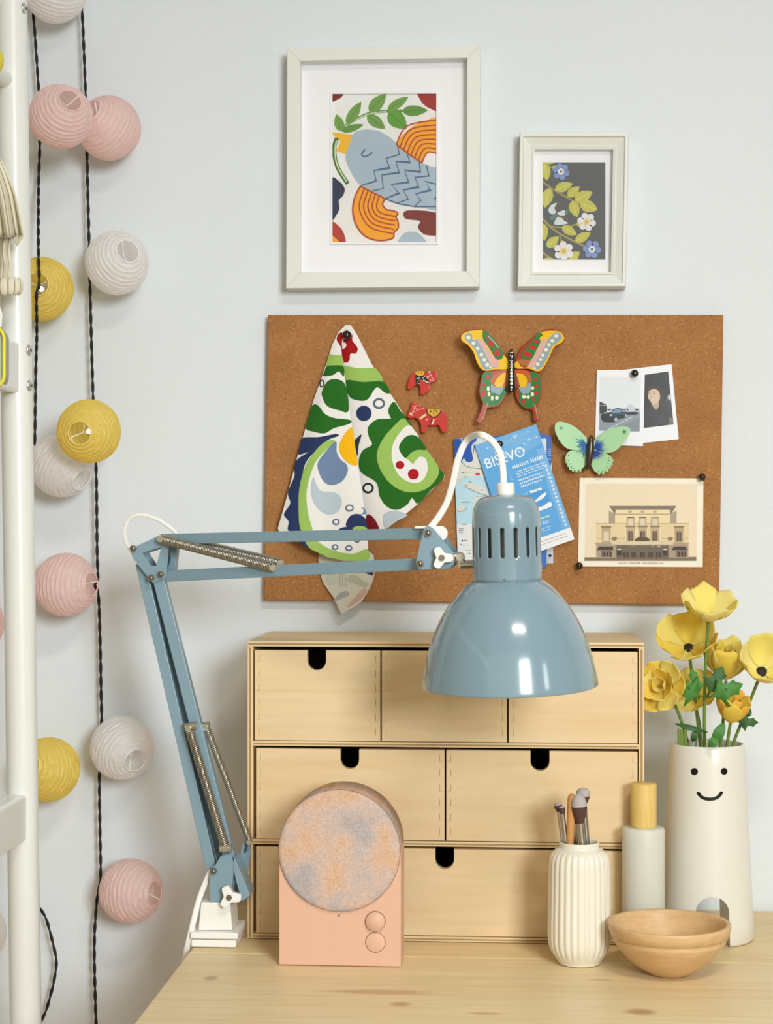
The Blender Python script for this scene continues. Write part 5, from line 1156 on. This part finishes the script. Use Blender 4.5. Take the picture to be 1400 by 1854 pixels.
def star(a, cx_, cy_, angs, r0, r1, col, rs):
    rd_ = random.Random(rs); P = []
    n = 22
    for k in range(n):
        t = math.radians(angs[0] + (angs[1] - angs[0]) * k / (n - 1)); r = (r1 if k % 2 else r0) * (.75 + .5 * rd_.random()); P.append((cx_ + r * math.cos(t), cy_ + r * math.sin(t)))
    a.emit([(cx_, cy_)] + P, col)
a = mk7(T1); star(a, 640, 440, (100, 235), 110, 190, '#4b86ac', 1); star(a, 640, 440, (105, 230), 80, 150, '#1c5f9c', 2); star(a, 230, 175, (0, 358), 14, 38, '#4f9a84', 8); a.build('wing_mark', gbf)
a = mk7(T2); star(a, 745, 500, (-75, 20), 110, 220, '#4b7ab4', 3); star(a, 745, 500, (-70, 30), 90, 190, '#1d3f98', 4); star(a, 1232, 235, (0, 358), 16, 42, '#2f8576', 9); a.build('wing_mark', gbf)
a = mk7(T3); star(a, 640, 500, (95, 185), 60, 120, '#1c5f9c', 5)
for x, y in ((345, 615), (345, 688), (362, 745), (392, 790), (420, 815), (460, 852), (512, 840), (345, 770), (400, 845)): a.dot(x, y, 10, '#3c5d48', new=False)
a.build('wing_mark', gbf)
a = mk7(T4); star(a, 748, 530, (0, 92), 100, 170, '#2145a0', 6)
for x, y in ((985, 650), (990, 690), (975, 735), (955, 795), (890, 855), (930, 860), (825, 865), (870, 885)): a.dot(x, y, 10, '#4f7f62', new=False)
a.build('wing_mark', gbf)
K7 = mpp(1069, 820, YC) / 8.75
b = MB(); p = [at(*z7([q_])[0], YC - .0145) for q_ in ((712, 292), (705, 330), (698, 400), (692, 520), (680, 640), (665, 740), (640, 815), (632, 832))]
b.tube(p, 1, mat('#3c2419', .3, var=.1, coat=.3), 14, rad=[q_ * K7 for q_ in (14, 38, 52, 60, 58, 46, 34, 14)]); b.build('body', gbf)
# ---- scalloped rim beads of the lower wings
for S, L_ in ((T3, ((305, 650), (315, 715), (340, 770), (372, 822), (415, 850), (470, 862), (530, 850))), (T4, ((1045, 690), (1030, 750), (1000, 805), (955, 855), (895, 890), (830, 898)))):
    for x, y in L_:
        b = MB(); c_ = S(*z7([(x, y)])[0]); b.ball(c_, 20 * K7, GR, 10, 6, (1, .4, 1)); b.build('scallop', gbf)

# ---------------------------------------------------------------- paper lanterns
RL_ = .0362
def lantern_meshes(col, hexc, seed):
    m = mat(hexc, .38, var=.06, scale=160, transl=.5, spec=.5, bump=.45, bscale=260, key='lantern_' + col)
    rm = mat({'pink': '#eec9c4', 'yellow': '#f2d873', 'white': '#f1efee'}[col], .4, var=.02)
    t0 = math.radians(21.5); nb = 16; seg = 60; b = MB(); V = []; fs = []; ribs = []
    cut = [0, .12, .36, .62, .88]; us = []
    for k in range(nb): us += [(k + c) / nb for c in cut]
    us.append(1.0)
    for i, u in enumerate(us):
        for k in range(seg):
            ph = 2 * PI * k / seg; th = t0 + (PI - 2 * t0) * (u + .012 * math.sin(ph * 2 + seed) * math.sin(PI * u)); bb = (u * nb) % 1; bulge = math.sin(PI * max(0, (bb - .06)) / .94) ** .8 if bb > .06 else 0
            r = RL_ * (1 - .030 * bulge + .016 * math.sin(7 * ph + 5 * math.sin(u * nb // 1 * 2.3 + seed)) * bulge + .010 * math.sin(17 * ph + (u * nb // 1) * 1.7) * bulge + .008 * math.sin(3 * ph + seed + 2 * th))
            V.append(Vector((r * math.sin(th) * math.cos(ph), r * math.sin(th) * math.sin(ph), r * math.cos(th))))
    for i in range(len(us) - 1):
        for k in range(seg):
            j = (k + 1) % seg; (ribs if i % 5 == 0 else fs).append((i * seg + k, (i + 1) * seg + k, (i + 1) * seg + j, i * seg + j))
    b.add(V, ribs, mat({'pink': '#f6dcd8', 'yellow': '#f8ea9c', 'white': '#fbfbfb'}[col], .35, var=.02, transl=.35), True)
    b.add(V, fs, m, True); shade_ = b.mesh('shade')
    b = MB(); rr = RL_ * math.sin(t0); zz = RL_ * math.cos(t0); pa = [Vector((rr * math.cos(2 * PI * k / 32), rr * math.sin(2 * PI * k / 32), zz)) for k in range(33)]; b.tube(pa, .0008, rm, 6, caps=False); ring_ = b.mesh('end_ring')
    W_ = mat('#efece2', .4); b = MB()
    b.tube([(rr, 0, zz), (0, 0, zz - .012), (-rr * .8, rr * .5, zz)], .0007, W_, 6); b.tube([(0, 0, zz - .012), (0, 0, -zz + .01), (rr, 0, -zz), (-rr, 0, -zz)], .0007, W_, 6); wire_ = b.mesh('wire_stay')
    b = MB(); b.cyl((0, 0, -.012), (0, 0, -.002), .003, W_, 12); sock_ = b.mesh('led_holder')
    b = MB(); b.ball((0, 0, .002), .0026, mat('#ffdca8', .3, emit=14, key='led_glow'), 12, 8); led_ = b.mesh('led')
    return [('shade', shade_, 0), ('end_ring', ring_, 0), ('end_ring', ring_, PI), ('wire_stay', wire_, 0), ('led_holder', sock_, 0), ('led', led_, 0)]
LM = {'pink': lantern_meshes('pink', '#f8e2e0', 1), 'yellow': lantern_meshes('yellow', '#f6e27c', 4), 'white': lantern_meshes('white', '#f7f6f7', 9)}
def lantern(col, px, py, dx, dy, Y, label, roll=0):
    Rp = 58.0; ax, az = dx / (Rp * .93), -dy / (Rp * .93); q_ = max(.02, 1 - ax * ax - az * az); A = Vector((ax, -math.sqrt(q_), az)).normalized()
    c = at(px, py, Y); root = thing('paper_lantern', label, 'lantern', c, 'paper lanterns on the string lights')
    root.rotation_mode = 'QUATERNION'; root.rotation_quaternion = A.to_track_quat('Z', 'Y') @ Quaternion((0, 0, 1), roll)
    s_ = mpp(px, py, Y) * Rp / RL_; root.scale = (s_, s_, s_)
    for nm, me, rx in LM[col]:
        o = bpy.data.objects.new(nm, me); COL.objects.link(o); o.parent = root; o.rotation_euler = (rx, 0, 0)
YLN = -.047
lantern('white', 100, -17, 20, -30, YLN, 'white paper lantern hanging above the touching pink pair')
lantern('pink', 110, 211, 28, -18, -.110, 'pink paper lantern covering part of the other one in the touching pair', .6)
lantern('pink', 197, 232, -23, -22, YLN, 'pink paper lantern partly covered by the other one in the touching pair', 1.4)
lantern('white', 212, 476, 29, -14, YLN, 'white paper lantern with open end on the cord just below the touching pink pair', 2.0)
lantern('yellow', 75, 523, 6, -1, YLN - .004, 'yellow paper lantern crossed by the black cord and partly behind the bed post', .3)
lantern('yellow', 161, 781, -4, 6, -.112, 'yellow paper lantern with open end facing out, covering part of a white one', 1.0)
lantern('white', 112, 843, 42, 26, YLN, 'white paper lantern partly covered by a yellow lantern', 2.4)
lantern('pink', 119, 1059, 51, -2, YLN, 'pink paper lantern whose open end touches the cord, near the lamp elbow', .2)
lantern('white', 221, 1354, 33, 17, YLN, 'white paper lantern beside the springs of the lamp lower arm', 1.7)
lantern('yellow', 87, 1393, -20, -12, YLN, 'yellow paper lantern next to a white one, partly behind the bed post', .8)
lantern('pink', 237, 1613, 48, -2, YLN, 'pink paper lantern on the cord beside the white lamp clamp', 2.9)
lantern('pink', -51, 1128, 20, 10, YLN, 'pink paper lantern on the far side of the bed post, only its edge showing', .4)
lantern('white', -46, 1690, 20, 10, YLN, 'white paper lantern on the far side of the bed post, only its edge showing', .4)

# ---------------------------------------------------------------- twisted cords
def cord(label, paths, group='cords of the string lights'):
    root = None
    for path in paths:
        C = catmull([Vector((x, y, z)) for x, y, z in path], False, 14)
        P = [at(c.x, c.y, c.z) for c in C]
        # resample evenly
        L_ = [0]
        for i in range(1, len(P)): L_.append(L_[-1] + (P[i] - P[i - 1]).length)
        n = int(L_[-1] / .0021); Q = []; j = 0
        for i in range(n + 1):
            s_ = L_[-1] * i / n
            while j < len(P) - 2 and L_[j + 1] < s_: j += 1
            Q.append(P[j].lerp(P[j + 1], (s_ - L_[j]) / max(1e-9, L_[j + 1] - L_[j])))
        if root is None: root = thing('light_cord', label, 'cord', Q[-1], group)
        for sg in (0, PI):
            pts = []
            for i, p in enumerate(Q):
                t = (Q[min(i + 1, n)] - Q[max(i - 1, 0)]).normalized(); s1 = t.cross(Vector((0, 1, 0))).normalized(); s2 = t.cross(s1); a_ = 2 * PI * i * .0021 / .032 + sg; off = .0009
                pts.append(p + (s1 * math.cos(a_) + s2 * math.sin(a_)) * off)
            b = MB(); b.tube(pts, .00112, CORD, 6); b.build('strand', root)
yq = -.02
cord('black twisted cord running close beside the bed post', [[(57, -15, yq), (63, 60, yq), (70, 165, yq), (72, 258, yq), (70, 330, yq), (69.5, 440, -.07), (71, 500, -.096), (70, 522, -.098), (66, 532, -.098), (66.5, 600, -.06), (65, 660, yq), (64, 740, yq), (63, 806, yq)]])
cord('black twisted cord looping out loosely from behind the bed post', [[(60, 1635, yq), (72, 1645, yq), (84, 1665, yq), (95, 1705, yq), (102, 1740, yq), (98, 1775, yq), (92, 1800, yq), (84, 1828, yq), (72, 1855, yq), (60, 1890, yq)]])
cord('long black twisted cord carrying lanterns beside the lamp', [[(147, -15, yq), (152, 90, yq), (156, 200, yq), (158, 300, yq), (161, 430, yq), (163, 520, yq), (168, 700, yq), (172, 800, yq), (174.5, 870, yq), (176, 1000, yq), (177, 1048, -.03), (171.5, 1060, -.034), (178, 1076, -.028), (181, 1150, yq), (183, 1250, yq), (184, 1310, yq), (180, 1400, yq), (181, 1500, yq), (182, 1588, yq), (176, 1626, yq), (171, 1700, yq), (172, 1790, yq), (175, 1880, yq)]])

# ---------------------------------------------------------------- bed with post and rails
YPO = -.26
p_t = at(20.5, 0, YPO); p_b = at(46.5, 1854, YPO); rp = 28.3 * mpp(35, 900, YPO)
d = (p_b - p_t); bot = p_t + d * ((0.0005 - p_t.z) / d.z); top = p_t + d * ((1.95 - p_t.z) / d.z)
bed = thing('bunk_bed', 'white metal bunk bed end with round post and side rails beside the lanterns', 'bed', bot)
BEDW = mat('#e9ebe6', .28, var=.01, spec=.5, coat=.2)
b = MB(); b.cyl(bot, top, rp, BEDW, 40); b.build('post', bed)
def postx(z): return bot.x + (top.x - bot.x) * (z - bot.z) / (top.z - bot.z)
off = Vector((0, -1.05, 0)); b = MB(); b.cyl(bot + off, top + off, rp, BEDW, 32); b.build('post', bed)
def rail(pxr, pyt, pyb, name='side_rail', wdt=.022):
    yr = YPO - rp * .55; a_ = at(pxr, pyt, yr); c_ = at(pxr, pyb, yr); b = MB(); b.box(a_.x - wdt, a_.x, -1.31, yr, c_.z, a_.z, BEDW); b.build(name, bed, bevel=.004, seg=4)
rail(37, 620, 712); rail(50, 1437, 1522)
yr = YPO - rp * .5; c_ = at(11, 146, yr); b = MB(); b.cyl((c_.x, yr, c_.z), (c_.x, -1.31, c_.z), 15.5 * mpp(11, 146, yr), BEDW, 28); b.build('top_tube', bed)
for px, py in ((50, 18), (60, 635), (62, 699)):
    c_ = at(px, py, YPO); x_ = postx(c_.z) + rp; p = Vector((x_ - .002, YPO - .004, c_.z)); b = MB(); b.ball(p, .0068, mat('#cfd2cf', .25, metal=.8), 18, 10, (.45, 1, 1)); o = b.build('bolt', bed)
    b = MB(); b.cyl(p + Vector((.0025, -.001, 0)), p + Vector((.0034, -.001, 0)), .0018, mat('#5b5f5c', .5), 6); b.build('bolt_socket', o)
# yellow band round the top tube
b = MB(); c_ = at(-8, 128, -.33); r_ = .0165
b.lathe([(r_, -.012), (r_ * 1.12, -.008), (r_ * 1.15, 0), (r_ * 1.12, .008), (r_, .012)], (at(11, 146, yr).x - .0005, -.345, at(11, 146, yr).z + .002), mat('#e8dc3a', .7, var=.05), 32, R)
tag(b.build('yellow_band', base=(at(11, 146, yr).x, -.345, at(11, 146, yr).z)), 'yellow cloth band looped round the upper bed tube', 'band')

# striped garment over the bed
SC, SB = mat('#e3dcc6', .85, var=.04, spec=.1), mat('#a39a80', .85, var=.06, spec=.1)
gar = thing('striped_garment', 'cream striped cotton garment hanging from the bed end in front of the post', 'garment', at(-20, 540, -.33))
def strip_sheet(name, topL, botL, right, rows, yfn, period):
    """columns run down the cloth; every third column is a dark stripe"""
    b = MB(); n = 60
    for k in range(n):
        u0, u1 = k / n, (k + 1) / n; m = SB if k % period == 2 else SC
        V = []
        for i in range(rows + 1):
            v = i / rows
            for u in (u0, u1):
                yt = topL(u); yb_ = botL(u); py = yt + (yb_ - yt) * v; px = right(u, py, v); V.append(at(px, py, yfn(u, v)))
        b.add(V, [(2 * i, 2 * i + 1, 2 * i + 3, 2 * i + 2) for i in range(rows)], m, True)
    b.build(name, gar, solid=.0008, weld=True)
RE = [(283, 0), (315, 15), (350, 28), (390, 36), (427, 42.5), (445, 42.5)]
strip_sheet('drape', lambda u: 283 - (1 - u) * 30, lambda u: 434 - 8 * u, lambda u, py, v: -90 + (lerp_tab(RE, py if py > 283 else 283) + 90) * u ** .9, 16, lambda u, v: -.315 - .012 * math.sin(u * 26) * v - .02 * math.sin(PI * u), 5)
strip_sheet('under_fold', lambda u: 430, lambda u: 508, lambda u, py, v: -90 + (21 - 3 * abs(math.sin(v * 5)) + 90) * u, 12, lambda u, v: -.312 - .006 * math.sin(u * 30 + v), 5)
strip_sheet('hem_fold', lambda u: 424, lambda u: 428 + 18 * (1 - abs(u * 2 - 1)) , lambda u, py, v: 20 + 22 * u, 4, lambda u, v: -.308 - .002 * u, 7)
b = MB(); cpath = catmull([Vector((-80, 530, -.318)), Vector((-20, 520, -.32)), Vector((10, 519, -.322)), Vector((28, 518, -.318)), Vector((34, 519, -.312))], False, 12)
P = [at(c.x, c.y, c.z) for c in cpath]; n = len(P); V = []; sd = 14
for i in range(n): 
    t = (P[min(i + 1, n - 1)] - P[max(i - 1, 0)]).normalized(); up_ = Vector((0, 0, 1)); b2 = t.cross(up_)
    rr = (16 + .8 * math.sin(i * .9)) * mpp(10, 520, -.32) * (1 if i < n - 4 else .75 - .15 * (i - n + 4))
    for k in range(sd): a_ = 2 * PI * k / sd; V.append(P[i] + up_ * math.cos(a_) * rr + b2 * math.sin(a_) * rr * .6)
for i in range(n - 1):
    for k in range(sd):
        b.add([V[i * sd + k], V[i * sd + (k + 1) % sd], V[(i + 1) * sd + (k + 1) % sd], V[(i + 1) * sd + k]], [(0, 1, 2, 3)], SB if i % 6 == 2 else SC, True)
b.add(V, [[(n - 1) * sd + k for k in range(sd)]], SC); b.build('rolled_cuff', gar, weld=True)
# yellow-edged hanging pouch
pou = thing('hanging_pouch', 'grey pouch with yellow piping hanging against the bed rail, only its edge showing', 'pouch', at(-50, 708, -.33))
def rr_pts(x0_, y0_, x1_, y1_, r_, n=6):
    P = []
    for cx_, cy_, a0 in ((x1_ - r_, y0_ + r_, -90), (x1_ - r_, y1_ - r_, 0), (x0_ + r_, y1_ - r_, 90), (x0_ + r_, y0_ + r_, 180)):
        for k in range(n + 1): t = math.radians(a0 + 90 * k / n); P.append((cx_ + r_ * math.cos(t), cy_ + r_ * math.sin(t)))
    return P
pr = rr_pts(-110, 592, 7.5, 702, 22)
b = MB(); b.plate(pr, -.338, -.318, mat('#a9a99f', .8, var=.06)); b.build('pocket', pou, bevel=.003)
b = MB(); b.tube([at(x, y, -.340) for x, y in pr + pr[:1]], 3.2 * mpp(0, 650, -.34), mat('#e6dc3c', .6, var=.04), 8, caps=False); b.build('piping', pou)
b = MB(); b.tube([at(x, y, -.33) for x, y in ((-8, 596), (1, 590), (2, 570), (-4, 550))], .0016, WPL, 8); b.build('loop', pou)
